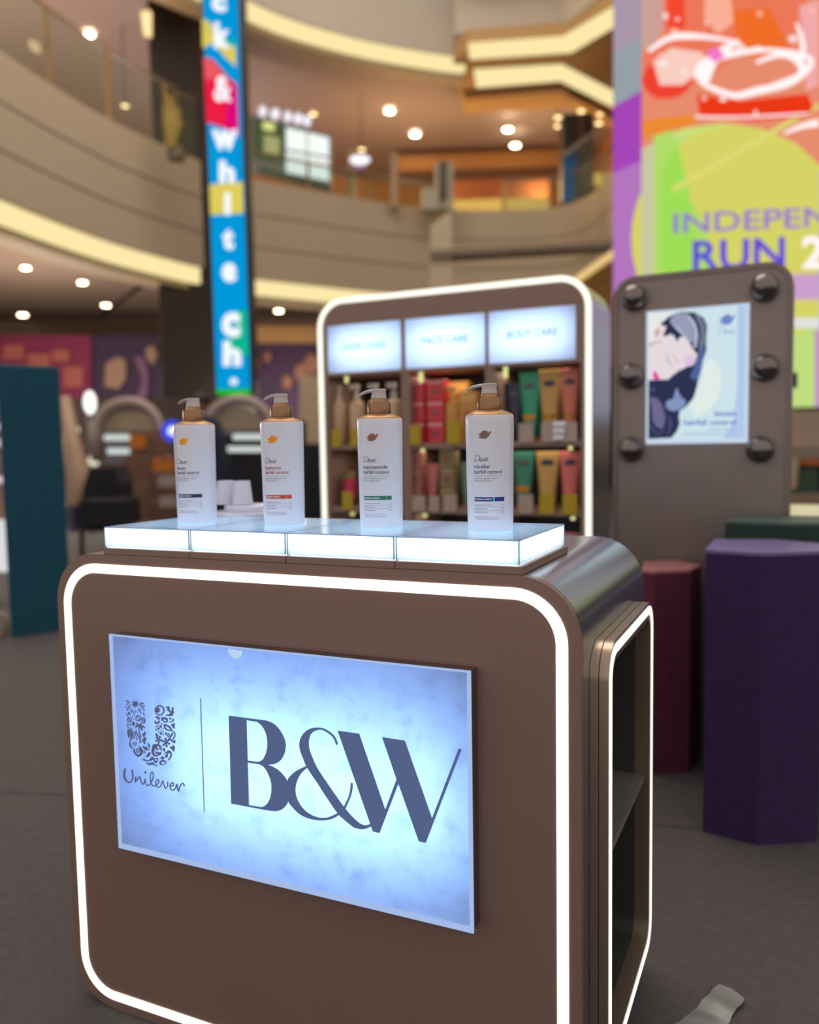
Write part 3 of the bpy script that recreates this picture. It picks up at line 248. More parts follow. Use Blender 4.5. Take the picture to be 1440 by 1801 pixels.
LOGO_U=[[[2352,6629,2281,6614,2310,6567,2252,6591,2232,6534,2214,6585,2155,6545,2186,6600,2114,6595,2179,6628,2129,6661,2199,6656,2193,6711,2234,6671,2276,6723,2269,6666,2338,6690,2288,6643]],[[1997,6645,2076,6644,2119,6650,2014,6680]],[[2076,6644,1986,6585,2027,6594,2119,6650]],[[1986,6585,2086,6584,2125,6592,2027,6594]],[[2086,6584,1998,6468,2035,6479,2125,6592]],[[1998,6468,2110,6519,2128,6547,2035,6479]],[[2110,6519,2124,6428,2147,6453,2128,6547]],[[2124,6428,2154,6497,2180,6520,2147,6453]],[[2154,6497,2197,6382,2201,6410,2180,6520]],[[2197,6382,2255,6504,2232,6522,2201,6410]],[[2255,6504,2278,6444,2268,6470,2232,6522]],[[2278,6444,2304,6523,2316,6554,2268,6470]],[[2304,6523,2383,6438,2357,6456,2316,6554]],[[2383,6438,2346,6549,2319,6568,2357,6456]],[[2346,6549,2477,6519,2444,6533,2319,6568]],[[2477,6519,2397,6626,2362,6604,2444,6533]],[[2397,6626,2368,6640,2341,6661,2362,6604]],[[2368,6640,2449,6654,2446,6686,2341,6661]],[[2031,6540,2028,6533,2020,6527,2008,6524,1997,6524,1989,6528,1987,6535,1990,6542,1999,6548,2010,6551,2021,6551,2029,6547]],[[2469,6617,2466,6606,2458,6598,2448,6594,2439,6596,2432,6602,2430,6612,2433,6623,2441,6631,2451,6635,2460,6634,2467,6627]],[[2395,6506,2463,6458,2461,6419,2424,6441]],[[2098,6435,2103,6415,2098,6397,2085,6386,2068,6385,2051,6394,2039,6412,2035,6432,2040,6450,2052,6461,2069,6462,2086,6453]],[[2034,6394,2038,6379,2035,6365,2028,6357,2016,6358,2005,6366,1996,6379,1992,6395,1994,6408,2002,6416,2014,6416,2025,6408]],[[2133,6310,2123,6282,2099,6258,2067,6247,2035,6250,2013,6268,2006,6295,2016,6324,2041,6347,2073,6358,2104,6355,2126,6337],[2100,6323,2088,6333,2072,6336,2054,6329,2041,6316,2035,6298,2039,6282,2051,6272,2068,6270,2085,6276,2098,6290,2104,6307]],[[2036,6317,2045,6311,2067,6331,2057,6337]],[[2045,6311,2057,6304,2080,6322,2067,6331]],[[2057,6304,2065,6296,2092,6311,2080,6322]],[[2065,6296,2069,6288,2098,6298,2092,6311]],[[2069,6288,2070,6277,2100,6285,2098,6298]],[[2070,6277,2071,6269,2101,6276,2100,6285]],[[2371,6370,2359,6335,2330,6308,2291,6294,2253,6298,2227,6319,2218,6351,2230,6386,2260,6414,2299,6427,2336,6423,2363,6402],[2338,6388,2321,6402,2297,6405,2273,6396,2254,6378,2247,6355,2252,6333,2269,6319,2293,6316,2317,6325,2335,6344,2343,6367]],[[2256,6380,2267,6373,2288,6392,2278,6399]],[[2267,6373,2281,6364,2303,6382,2288,6392]],[[2281,6364,2291,6354,2317,6369,2303,6382]],[[2291,6354,2296,6343,2324,6354,2317,6369]],[[2296,6343,2299,6330,2328,6339,2324,6354]],[[2299,6330,2301,6320,2330,6328,2328,6339]],[[2475,6340,2465,6306,2443,6279,2415,6266,2387,6272,2367,6294,2361,6326,2371,6360,2393,6387,2422,6399,2449,6394,2469,6372],[2444,6358,2434,6373,2420,6377,2406,6369,2395,6352,2390,6329,2392,6308,2402,6293,2416,6289,2430,6297,2441,6314,2446,6336]],[[2387,6354,2395,6347,2418,6364,2410,6371]],[[2395,6347,2406,6337,2430,6353,2418,6364]],[[2406,6337,2413,6328,2441,6340,2430,6353]],[[2413,6328,2416,6317,2445,6324,2441,6340]],[[2416,6317,2417,6303,2446,6309,2445,6324]],[[2417,6303,2418,6293,2447,6299,2446,6309]],[[2173,6372,2170,6362,2163,6354,2152,6350,2143,6351,2136,6357,2134,6367,2137,6377,2145,6384,2155,6388,2164,6387,2171,6381]],[[2196,6327,2193,6319,2185,6312,2175,6309,2166,6310,2159,6315,2156,6322,2160,6330,2167,6337,2177,6340,2187,6339,2194,6334]],[[2124,6212,2117,6197,2107,6186,2096,6182,2087,6186,2083,6197,2085,6212,2091,6227,2102,6238,2112,6242,2121,6238,2125,6227]],[[2208,6250,2210,6226,2201,6205,2185,6193,2165,6192,2146,6204,2135,6225,2133,6250,2142,6270,2158,6283,2178,6283,2196,6271]],[[2044,6192,2033,6189,2021,6193,2011,6201,2007,6212,2008,6223,2015,6230,2026,6233,2037,6229,2047,6221,2052,6210,2051,6199]],[[1987,6159,1998,6153,2013,6173,2000,6176]],[[1998,6153,2015,6146,2029,6169,2013,6173]],[[2015,6146,2035,6143,2039,6169,2029,6169]],[[2035,6143,2054,6151,2043,6168,2039,6169]],[[2054,6151,2065,6161,2053,6172,2043,6168]],[[2065,6161,2070,6169,2061,6176,2053,6172]],[[2304,6212,2297,6192,2320,6192,2324,6212]],[[2297,6192,2289,6162,2315,6163,2320,6192]],[[2289,6162,2285,6131,2313,6135,2315,6163]],[[2285,6131,2286,6101,2317,6109,2313,6135]],[[2286,6101,2291,6070,2325,6081,2317,6109]],[[2291,6070,2297,6042,2335,6056,2325,6081]],[[2297,6042,2306,6015,2346,6032,2335,6056]],[[2306,6015,2315,5990,2359,6010,2346,6032]],[[2315,5990,2321,5973,2369,5995,2359,6010]],[[2326,6212,2319,6226,2287,6203,2301,6195]],[[2319,6226,2307,6244,2268,6214,2287,6203]],[[2307,6244,2293,6261,2251,6222,2268,6214]],[[2293,6261,2269,6265,2243,6233,2251,6222]],[[2269,6265,2248,6266,2233,6243,2243,6233]],[[2248,6266,2233,6263,2226,6252,2233,6243]],[[2317,6216,2300,6220,2291,6189,2310,6192]],[[2300,6220,2272,6224,2269,6185,2291,6189]],[[2272,6224,2235,6219,2261,6181,2269,6185]],[[2235,6219,2213,6192,2249,6176,2261,6181]],[[2213,6192,2204,6166,2230,6159,2249,6176]],[[2204,6166,2200,6149,2213,6145,2230,6159]],[[2332,6205,2344,6215,2310,6226,2307,6213]],[[2344,6215,2359,6230,2317,6244,2310,6226]],[[2359,6230,2373,6242,2325,6261,2317,6244]],[[2373,6242,2375,6253,2341,6270,2325,6261]],[[2375,6253,2377,6264,2355,6276,2341,6270]],[[2377,6264,2377,6272,2366,6279,2355,6276]],[[2319,6197,2341,6196,2342,6228,2320,6220]],[[2341,6196,2369,6196,2376,6235,2342,6228]],[[2369,6196,2388,6192,2414,6238,2376,6235]],[[2388,6192,2407,6190,2438,6219,2414,6238]],[[2407,6190,2429,6181,2452,6199,2438,6219]],[[2429,6181,2447,6174,2459,6183,2452,6199]],[[2309,6190,2318,6179,2346,6206,2329,6210]],[[2318,6179,2332,6165,2369,6197,2346,6206]],[[2332,6165,2340,6152,2392,6183,2369,6197]],[[2340,6152,2354,6142,2396,6159,2392,6183]],[[2354,6142,2367,6127,2395,6137,2396,6159]],[[2367,6127,2378,6116,2392,6121,2395,6137]],[[2011,6131,2008,6119,2004,6097,2002,6069,2003,6043,2007,6014,2013,5982,2021,5954,2030,5938,2042,5939,2055,5951,2068,5968,2077,5983,2083,5994,2086,6006,2086,6017,2085,6027,2081,6039,2075,6050,2067,6060,2060,6068,2053,6070,2046,6069,2039,6068,2032,6073,2026,6087,2021,6108,2016,6125]],[[2030,6132,2030,6053,2066,6061,2053,6137]],[[2069,6147,2058,6059,2094,6063,2093,6150]],[[2113,6149,2089,6064,2125,6066,2137,6150]],[[2161,6110,2112,6027,2145,6022,2183,6106]],[[2078,6054,2083,6043,2153,6065,2151,6078]],[[2083,6043,2089,6028,2157,6044,2153,6065]],[[2089,6028,2090,6013,2155,6017,2157,6044]],[[2090,6013,2086,5991,2144,5987,2155,6017]],[[2086,5991,2076,5962,2129,5956,2144,5987]],[[2076,5962,2067,5936,2114,5930,2129,5956]],[[2067,5936,2061,5916,2101,5909,2114,5930]],[[2061,5916,2055,5898,2090,5894,2101,5909]],[[2055,5898,2051,5877,2080,5877,2090,5894]],[[2051,5877,2043,5854,2078,5856,2080,5877]],[[2043,5854,2038,5827,2078,5834,2078,5856]],[[2038,5827,2040,5799,2083,5816,2078,5834]],[[2040,5799,2057,5772,2097,5795,2083,5816]],[[2057,5772,2079,5748,2117,5773,2097,5795]],[[2079,5748,2094,5732,2132,5758,2117,5773]],[[2232,6133,2219,6112,2243,6106,2256,6127]],[[2219,6112,2200,6081,2225,6075,2243,6106]],[[2200,6081,2183,6053,2209,6048,2225,6075]],[[2183,6053,2172,6032,2199,6028,2209,6048]],[[2172,6032,2164,6014,2192,6011,2199,6028]],[[2164,6014,2157,5997,2185,5994,2192,6011]],[[2157,5997,2148,5976,2176,5973,2185,5994]],[[2148,5976,2140,5954,2168,5953,2176,5973]],[[2140,5954,2139,5934,2165,5948,2168,5953]],[[2139,5934,2167,5935,2154,5952,2165,5948]],[[2167,5935,2183,5947,2167,5961,2154,5952]],[[2183,5947,2194,5956,2177,5970,2167,5961]],[[2216,6079,2213,6058,2233,6060,2234,6081]],[[2213,6058,2209,6028,2231,6031,2233,6060]],[[2209,6028,2209,5999,2233,6005,2231,6031]],[[2209,5999,2217,5975,2241,5986,2233,6005]],[[2217,5975,2228,5956,2253,5966,2241,5986]],[[2228,5956,2232,5944,2258,5946,2253,5966]],[[2232,5944,2227,5937,2246,5926,2258,5946]],[[2227,5937,2215,5928,2228,5914,2246,5926]],[[2215,5928,2204,5921,2216,5907,2228,5914]],[[2233,6088,2239,6069,2259,6076,2251,6094]],[[2239,6069,2247,6041,2270,6050,2259,6076]],[[2247,6041,2258,6011,2283,6023,2270,6050]],[[2258,6011,2274,5983,2301,5997,2283,6023]],[[2274,5983,2291,5953,2323,5970,2301,5997]],[[2291,5953,2302,5929,2340,5946,2323,5970]],[[2302,5929,2305,5913,2349,5926,2340,5946]],[[2305,5913,2303,5904,2353,5908,2349,5926]],[[2303,5904,2306,5902,2341,5888,2353,5908]],[[2306,5902,2305,5898,2320,5875,2341,5888]],[[2305,5898,2293,5891,2300,5870,2320,5875]],[[2293,5891,2283,5884,2287,5869,2300,5870]],[[2434,6125,2443,6124,2454,6119,2464,6112,2471,6104,2471,6094,2468,6082,2463,6070,2457,6059,2451,6049,2442,6039,2435,6030,2434,6022,2441,6014,2454,6008,2467,6001,2475,5993,2476,5982,2473,5970,2467,5958,2462,5948,2456,5940,2449,5933,2442,5927,2439,5919,2442,5909,2450,5897,2457,5887,2458,5879,2452,5874,2440,5870,2427,5870,2415,5873,2403,5881,2392,5892,2381,5906,2374,5919,2371,5932,2370,5946,2372,5960,2377,5971,2387,5979,2402,5984,2415,5989,2421,5994,2417,6001,2407,6008,2394,6015,2385,6024,2380,6034,2376,6045,2375,6056,2377,6066,2384,6072,2394,6077,2406,6082,2416,6088,2421,6097,2425,6109,2429,6119]],[[2154,5885,2241,5871,2204,5796,2112,5827],[2169,5857,2156,5829,2192,5821,2207,5853]],[[2247,5713,2254,5709,2270,5727,2262,5730]],[[2254,5709,2262,5705,2282,5721,2270,5727]],[[2262,5705,2262,5707,2289,5707,2282,5721]],[[2262,5707,2259,5705,2277,5691,2289,5707]],[[2259,5705,2249,5698,2260,5679,2277,5691]],[[2249,5698,2246,5697,2237,5673,2260,5679]],[[2246,5697,2243,5700,2218,5681,2237,5673]],[[2243,5700,2235,5710,2205,5696,2218,5681]],[[2235,5710,2232,5718,2199,5713,2205,5696]],[[2232,5718,2236,5727,2205,5733,2199,5713]],[[2236,5727,2244,5737,2219,5752,2205,5733]],[[2244,5737,2251,5742,2240,5767,2219,5752]],[[2251,5742,2260,5743,2266,5773,2240,5767]],[[2260,5743,2274,5741,2292,5771,2266,5773]],[[2274,5741,2285,5736,2314,5762,2292,5771]],[[2285,5736,2294,5725,2331,5746,2314,5762]],[[2294,5725,2302,5710,2344,5724,2331,5746]],[[2302,5710,2302,5695,2346,5697,2344,5724]],[[2302,5695,2293,5677,2333,5667,2346,5697]],[[2293,5677,2276,5655,2311,5636,2333,5667]],[[2276,5655,2264,5645,2279,5611,2311,5636]],[[2264,5645,2254,5646,2239,5605,2279,5611]],[[2254,5646,2234,5651,2204,5612,2239,5605]],[[2234,5651,2216,5661,2175,5626,2204,5612]],[[2216,5661,2200,5675,2155,5649,2175,5626]],[[2200,5675,2187,5696,2141,5675,2155,5649]],[[2187,5696,2178,5714,2132,5700,2141,5675]],[[2178,5714,2176,5727,2133,5723,2132,5700]],[[2176,5727,2179,5740,2139,5742,2133,5723]],[[2179,5740,2182,5751,2144,5753,2139,5742]],[[2260,5808,2276,5796,2301,5820,2281,5829]],[[2276,5796,2299,5779,2329,5805,2301,5820]],[[2299,5779,2314,5763,2353,5788,2329,5805]],[[2314,5763,2322,5747,2369,5769,2353,5788]],[[2322,5747,2328,5732,2376,5745,2369,5769]],[[2328,5732,2329,5715,2376,5720,2376,5745]],[[2329,5715,2324,5694,2368,5692,2376,5720]],[[2324,5694,2314,5671,2353,5662,2368,5692]],[[2314,5671,2302,5652,2329,5634,2353,5662]],[[2302,5652,2279,5634,2294,5613,2329,5634]],[[2279,5634,2246,5617,2256,5597,2294,5613]],[[2246,5617,2222,5604,2230,5588,2256,5597]],[[2370,5845,2377,5844,2387,5838,2400,5830,2412,5825,2425,5824,2439,5823,2453,5825,2467,5828,2480,5834,2494,5841,2505,5849,2511,5860,2509,5876,2501,5896,2494,5914,2493,5922,2504,5918,2523,5906,2542,5889,2555,5875,2561,5862,2562,5849,2561,5836,2558,5824,2553,5811,2547,5798,2538,5787,2528,5777,2516,5768,2502,5761,2488,5755,2473,5752,2459,5751,2446,5753,2432,5756,2420,5761,2408,5769,2396,5778,2386,5788,2378,5799,2373,5811,2369,5826,2368,5838],[2530,5826,2522,5832,2510,5833,2498,5829,2489,5820,2485,5809,2488,5799,2496,5793,2508,5792,2520,5796,2529,5805,2533,5816]],[[2443,5704,2428,5691,2406,5685,2384,5688,2368,5698,2361,5713,2366,5729,2381,5741,2402,5747,2424,5744,2441,5734,2448,5719],[2425,5717,2421,5724,2413,5729,2403,5730,2393,5728,2386,5722,2384,5715,2387,5708,2396,5704,2406,5702,2416,5705,2423,5710]],[[2413,5644,2422,5647,2437,5648,2455,5651,2468,5656,2476,5667,2480,5681,2485,5695,2492,5707,2505,5717,2520,5726,2536,5733,2548,5736,2556,5735,2563,5730,2567,5722,2568,5713,2566,5703,2560,5691,2553,5679,2544,5667,2535,5655,2523,5644,2511,5633,2499,5626,2486,5623,2471,5623,2457,5625,2445,5627,2433,5630,2422,5635,2415,5640]],[[2300,5554,2310,5557,2336,5560,2364,5564,2382,5571,2385,5582,2380,5597,2374,5611,2374,5617,2383,5611,2397,5598,2414,5583,2431,5573,2449,5569,2467,5567,2487,5568,2507,5576,2530,5593,2554,5618,2577,5643,2597,5657,2612,5657,2624,5648,2635,5636,2650,5631,2671,5634,2696,5643,2720,5651,2736,5652,2743,5642,2743,5626,2739,5608,2733,5591,2724,5575,2713,5558,2699,5543,2687,5533,2676,5530,2665,5532,2655,5537,2645,5544,2638,5555,2632,5571,2625,5584,2615,5591,2602,5588,2587,5578,2569,5565,2549,5556,2523,5550,2493,5546,2464,5542,2440,5540,2426,5539,2418,5540,2410,5541,2397,5542,2372,5545,2341,5548,2313,5551],[2705,5614,2696,5619,2683,5620,2670,5616,2660,5607,2656,5597,2659,5588,2668,5583,2681,5582,2694,5586,2704,5595,2708,5605]],[[2428,5521,2444,5522,2470,5520,2499,5517,2526,5518,2547,5525,2567,5537,2586,5547,2603,5551,2617,5545,2628,5534,2640,5521,2654,5511,2674,5507,2698,5505,2718,5503,2728,5501,2724,5495,2710,5488,2691,5482,2674,5480,2659,5482,2643,5488,2627,5494,2610,5496,2592,5493,2572,5487,2553,5480,2534,5476,2517,5476,2500,5477,2484,5479,2470,5484,2455,5492,2439,5503,2429,5514]],[[2939,5600,2931,5572,2901,5544,2857,5525,2811,5518,2775,5527,2759,5548,2767,5576,2796,5604,2840,5623,2886,5629,2922,5621],[2894,5589,2877,5593,2855,5590,2835,5581,2820,5568,2817,5555,2824,5545,2841,5541,2863,5544,2884,5553,2898,5566,2901,5579]],[[2900,5663,2889,5648,2867,5636,2840,5632,2815,5636,2799,5648,2796,5663,2807,5679,2829,5691,2856,5695,2881,5691,2897,5679]],[[2825,5776,2801,5737,2768,5703,2729,5679,2688,5665,2650,5664,2617,5676,2594,5699,2582,5732,2583,5770,2597,5811,2622,5850,2655,5884,2694,5908,2735,5922,2773,5922,2805,5911,2828,5887,2840,5855,2839,5817],[2820,5805,2821,5832,2814,5854,2800,5870,2779,5878,2754,5877,2728,5868,2702,5850,2680,5827,2663,5800,2654,5772,2652,5745,2659,5723,2674,5707,2694,5699,2719,5700,2746,5709,2771,5727,2793,5750,2810,5777]],[[2741,5866,2730,5837,2704,5814,2669,5801,2635,5804,2611,5821,2603,5847,2614,5876,2640,5900,2675,5912,2709,5909,2733,5892]],[[2668,5779,2676,5778,2687,5772,2702,5765,2720,5761,2746,5762,2779,5766,2808,5769,2827,5767,2831,5756,2826,5740,2816,5724,2803,5712,2787,5708,2767,5706,2747,5708,2728,5710,2713,5715,2698,5721,2686,5729,2677,5737,2670,5748,2666,5761,2665,5772]],[[2765,5818,2761,5804,2751,5792,2738,5787,2725,5789,2716,5798,2713,5811,2718,5825,2728,5837,2741,5842,2753,5840,2762,5831]],[[2848,5867,2850,5842,2841,5820,2824,5807,2804,5807,2785,5819,2773,5841,2771,5867,2779,5889,2796,5902,2817,5902,2836,5889],[2822,5860,2817,5866,2811,5867,2804,5864,2799,5857,2797,5848,2799,5840,2803,5834,2809,5833,2816,5836,2821,5843,2823,5852]],[[2923,5838,2924,5817,2918,5800,2905,5790,2889,5790,2874,5800,2864,5817,2863,5838,2869,5855,2882,5865,2898,5865,2913,5855]],[[2862,5729,2871,5740,2894,5761,2922,5783,2945,5801,2960,5813,2973,5823,2986,5830,2999,5834,3015,5834,3032,5831,3049,5826,3061,5817,3070,5804,3076,5788,3079,5770,3079,5752,3074,5733,3066,5714,3056,5696,3044,5679,3028,5663,3009,5647,2991,5635,2978,5627,2971,5625,2966,5628,2966,5634,2968,5642,2976,5654,2989,5668,3002,5684,3013,5700,3022,5716,3031,5734,3037,5751,3037,5763,3031,5771,3020,5777,3007,5779,2996,5774,2989,5759,2984,5736,2979,5711,2971,5694,2959,5684,2943,5678,2928,5676,2918,5678,2911,5684,2907,5694,2906,5707,2909,5719,2920,5733,2937,5748,2951,5762,2954,5768,2936,5762,2906,5747,2876,5733]],[[3040,5916,3049,5917,3062,5915,3076,5912,3087,5914,3091,5922,3093,5935,3094,5947,3099,5953,3110,5951,3126,5944,3140,5934,3150,5922,3154,5909,3154,5894,3151,5878,3147,5863,3140,5846,3131,5829,3121,5814,3113,5807,3108,5811,3104,5822,3101,5836,3094,5847,3082,5854,3068,5860,3053,5866,3043,5874,3038,5884,3035,5896,3036,5908]],[[3081,5997,3118,6019,3162,6059,3176,6027,3158,5978,3117,5994]],[[2944,5966,3028,5931,3054,5981,2953,5984]],[[2937,5972,2930,5877,2992,5893,2960,5978]],[[2941,5981,2847,5919,2889,5889,2956,5970]],[[2953,5984,2869,6020,2842,5970,2944,5966]],[[2960,5978,2967,6073,2904,6057,2937,5972]],[[2956,5970,3049,6031,3007,6061,2941,5981]],[[2778,6004,2848,6070,2785,6088,2763,6009]],[[2768,5999,2843,5972,2863,6031,2773,6014]],[[2762,6005,2739,5923,2811,5938,2779,6008]],[[2767,6012,2676,5988,2705,5941,2774,6001]],[[2777,6012,2745,6078,2687,6034,2763,6001]],[[2703,6134,2760,6107,2767,6049,2699,6065]],[[2858,6580,2821,6568,2841,6545,2805,6549,2806,6519,2780,6537,2762,6507,2754,6536,2721,6514,2733,6545,2694,6538,2723,6563,2689,6572,2726,6585,2705,6607,2742,6604,2741,6634,2767,6615,2784,6645,2793,6617,2825,6638,2814,6607,2852,6614,2824,6589]],[[2948,6588,2940,6556,2922,6525,2894,6499,2859,6480,2821,6470,2783,6471,2750,6481,2724,6501,2708,6528,2704,6559,2711,6592,2730,6623,2759,6650,2793,6668,2832,6678,2869,6677,2902,6666,2928,6647,2944,6620],[2907,6607,2895,6627,2876,6641,2852,6649,2825,6650,2797,6643,2771,6629,2751,6610,2737,6587,2731,6563,2734,6540,2746,6520,2765,6505,2789,6497,2817,6497,2845,6504,2870,6518,2891,6537,2904,6560,2910,6584]],[[2957,6665,3073,6679,3069,6611,3100,6590,3124,6668,3161,6681,3157,6597,3172,6573,3127,6509,3063,6489,2959,6489,2971,6515,3044,6524,3077,6562,2975,6609,3028,6623]],[[2724,6447,2741,6451,2766,6453,2791,6453,2809,6449,2818,6439,2821,6423,2820,6407,2817,6395,2809,6388,2796,6383,2783,6380,2774,6381,2770,6387,2769,6397,2769,6407,2765,6414,2756,6416,2743,6416,2731,6415,2723,6417,2718,6424,2715,6432,2717,6441]],[[2699,6372,2708,6370,2720,6360,2735,6348,2751,6344,2770,6352,2793,6367,2813,6381,2827,6388,2832,6383,2831,6371,2826,6357,2820,6344,2811,6334,2799,6324,2785,6315,2770,6309,2751,6303,2729,6299,2709,6299,2695,6303,2690,6318,2689,6339,2693,6360]],[[2845,6432,2857,6442,2878,6450,2903,6456,2926,6459,2948,6460,2972,6457,2994,6452,3009,6444,3017,6430,3019,6411,3017,6392,3011,6377,2998,6366,2980,6358,2960,6353,2941,6351,2925,6353,2908,6359,2893,6368,2879,6377,2866,6390,2853,6405,2845,6420],[2978,6399,2969,6408,2953,6414,2935,6417,2919,6414,2910,6407,2909,6397,2918,6388,2934,6381,2952,6379,2968,6382,2977,6389]],[[3107,6452,3102,6442,3089,6434,3071,6429,3053,6429,3040,6434,3036,6443,3041,6453,3055,6461,3073,6466,3090,6466,3103,6461]],[[3043,6398,3054,6399,3069,6397,3086,6396,3101,6401,3111,6413,3120,6431,3127,6449,3135,6459,3143,6462,3151,6459,3157,6453,3160,6446,3159,6437,3156,6425,3150,6412,3142,6402,3131,6393,3117,6385,3102,6379,3089,6374,3077,6371,3065,6370,3055,6371,3047,6373,3042,6378,3039,6385,3039,6392]],[[2881,6323,2876,6310,2863,6302,2850,6302,2841,6311,2842,6324,2851,6335,2865,6339,2877,6334]],[[2793,6282,2788,6270,2776,6263,2764,6263,2756,6271,2757,6283,2765,6293,2778,6297,2789,6292]],[[2749,6255,2744,6243,2732,6236,2720,6236,2712,6244,2713,6256,2721,6266,2734,6270,2745,6265]],[[2870,6270,2861,6250,2841,6236,2819,6237,2805,6252,2806,6273,2821,6291,2844,6297,2863,6289]],[[2813,6225,2805,6205,2785,6193,2764,6194,2751,6207,2752,6227,2767,6244,2788,6250,2807,6243]],[[2746,6195,2739,6180,2725,6170,2708,6171,2698,6181,2699,6196,2710,6210,2727,6214,2741,6208]],[[2906,6233,2901,6221,2890,6214,2878,6214,2870,6222,2870,6234,2879,6244,2892,6247,2903,6243]],[[2857,6198,2852,6187,2841,6179,2828,6180,2820,6188,2821,6199,2830,6209,2843,6213,2853,6209]],[[2799,6162,2793,6149,2781,6141,2767,6141,2759,6150,2759,6163,2769,6174,2783,6178,2795,6173]],[[2908,6173,2903,6161,2890,6153,2877,6153,2868,6162,2869,6175,2878,6186,2892,6190,2904,6185]],[[2868,6139,2860,6118,2839,6105,2817,6105,2803,6120,2805,6141,2820,6159,2843,6165,2862,6157]],[[2911,6119,2906,6107,2895,6100,2882,6100,2875,6108,2875,6120,2884,6130,2897,6133,2907,6129]],[[2908,6322,2923,6327,2945,6328,2969,6327,2992,6324,3014,6319,3037,6312,3058,6303,3074,6292,3088,6277,3098,6259,3104,6242,3102,6228,3091,6219,3072,6212,3050,6208,3028,6206,3007,6205,2984,6207,2963,6210,2945,6216,2932,6225,2923,6236,2916,6249,2910,6263,2906,6278,2902,6295,2902,6311],[2950,6280,2960,6265,2973,6249,2988,6239,3007,6234,3030,6232,3051,6232,3061,6235,3057,6243,3044,6254,3027,6266,3011,6275,2994,6282,2974,6288,2957,6290,2949,6289]],[[3076,6334,3173,6384,3172,6262,3126,6273]],[[3084,6217,3101,6209,3118,6229,3100,6236]],[[3101,6209,3124,6197,3144,6217,3118,6229]],[[3124,6197,3140,6184,3165,6201,3144,6217]],[[3140,6184,3148,6170,3178,6182,3165,6201]],[[3148,6170,3152,6154,3184,6160,3178,6182]],[[3152,6154,3150,6136,3181,6134,3184,6160]],[[3150,6136,3138,6113,3167,6105,3181,6134]],[[3138,6113,3117,6084,3146,6075,3167,6105]],[[3117,6084,3101,6056,3128,6050,3146,6075]],[[3101,6056,3092,6029,3116,6027,3128,6050]],[[3092,6029,3086,6006,3106,6005,3116,6027]],[[3086,6006,3082,5991,3099,5990,3106,6005]],[[2915,6148,2935,6134,2979,6162,2969,6183]],[[2935,6134,2962,6112,2996,6134,2979,6162]],[[2962,6112,2990,6089,3014,6105,2996,6134]],[[2990,6089,3016,6060,3037,6073,3014,6105]],[[3016,6060,3044,6030,3061,6040,3037,6073]],[[3044,6030,3065,6009,3077,6017,3061,6040]],[[2993,6157,3005,6139,3032,6155,3018,6172]],[[3005,6139,3023,6114,3052,6130,3032,6155]],[[3023,6114,3038,6088,3070,6103,3052,6130]],[[3038,6088,3054,6061,3080,6072,3070,6103]],[[3054,6061,3069,6032,3089,6040,3080,6072]],[[3069,6032,3080,6012,3094,6018,3089,6040]],[[3117,6141,3105,6118,3090,6102,3076,6096,3066,6104,3064,6121,3069,6145,3081,6168,3096,6184,3110,6189,3120,6182,3122,6164]]]
# ------------------------------------------------------------------ the setting
fl = MB().add([(-60,-6,0),(40,-6,0),(40,60,0),(-60,60,0)], [(0,1,2,3)])
fm = mat('grey_carpet', (77, 72, 72), .95, 0, .30, 38, .5); fm.node_tree.nodes['Noise Texture'].inputs['Detail'].default_value = 10
struct(fl.build('floor', fm))
sm = MB()
def seamf(x): return .986 + .283*x
sm.add([(-6, seamf(-6), .0006), (-6, seamf(-6)+.006, .0006), (6, seamf(6)+.006, .0006), (6, seamf(6), .0006)], [(0,1,2,3)])
sm.add([(2.1,-2,.0006),(2.106,-2,.0006),(1.2,6,.0006),(1.194,6,.0006)], [(0,1,2,3)])
struct(sm.build('trim_1', mat('carpet_seam', (24, 22, 22), .9)))
EL = [(-7.2,2), (-7.9,4.5), (-8.45,6.8), (-8.8,8.4), (-9.0,9.8), (-9.0,11.2), (-8.95,11.95)]
ER = [(-9.3,12.7), (-8.75,13.3), (-8.05,14.5), (-7.25,15.8), (-6.2,17.1), (-4.9,17.9), (-3.6,18.2), (-2.6,17.3), (-1.9,16.0), (0,15.2), (4,15), (12,14)]
def dens(p, n=4):
    o = []
    for i in range(len(p)-1):
        a, b, c, d = p[max(i-1,0)], p[i], p[i+1], p[min(i+2,len(p)-1)]
        for k in range(n):
            t = k/n; o.append(tuple(.5*(2*b[j]+(c[j]-a[j])*t+(2*a[j]-5*b[j]+4*c[j]-d[j])*t*t+(3*b[j]-a[j]-3*c[j]+d[j])*t**3) for j in (0,1)))
    return o + [p[-1]]
def off(p, dist):                        # curve moved outwards, away from the atrium
    o = []
    for i, q in enumerate(p):
        a, b = p[max(i-1,0)], p[min(i+1,len(p)-1)]; dx, dy = b[0]-a[0], b[1]-a[1]; l = math.hypot(dx, dy)
        o.append((q[0]-dy/l*dist, q[1]+dx/l*dist))
    return o
def radial(p, s, c=(0, 6)): return [(c[0]+(q[0]-c[0])*s, c[1]+(q[1]-c[1])*s) for q in p]
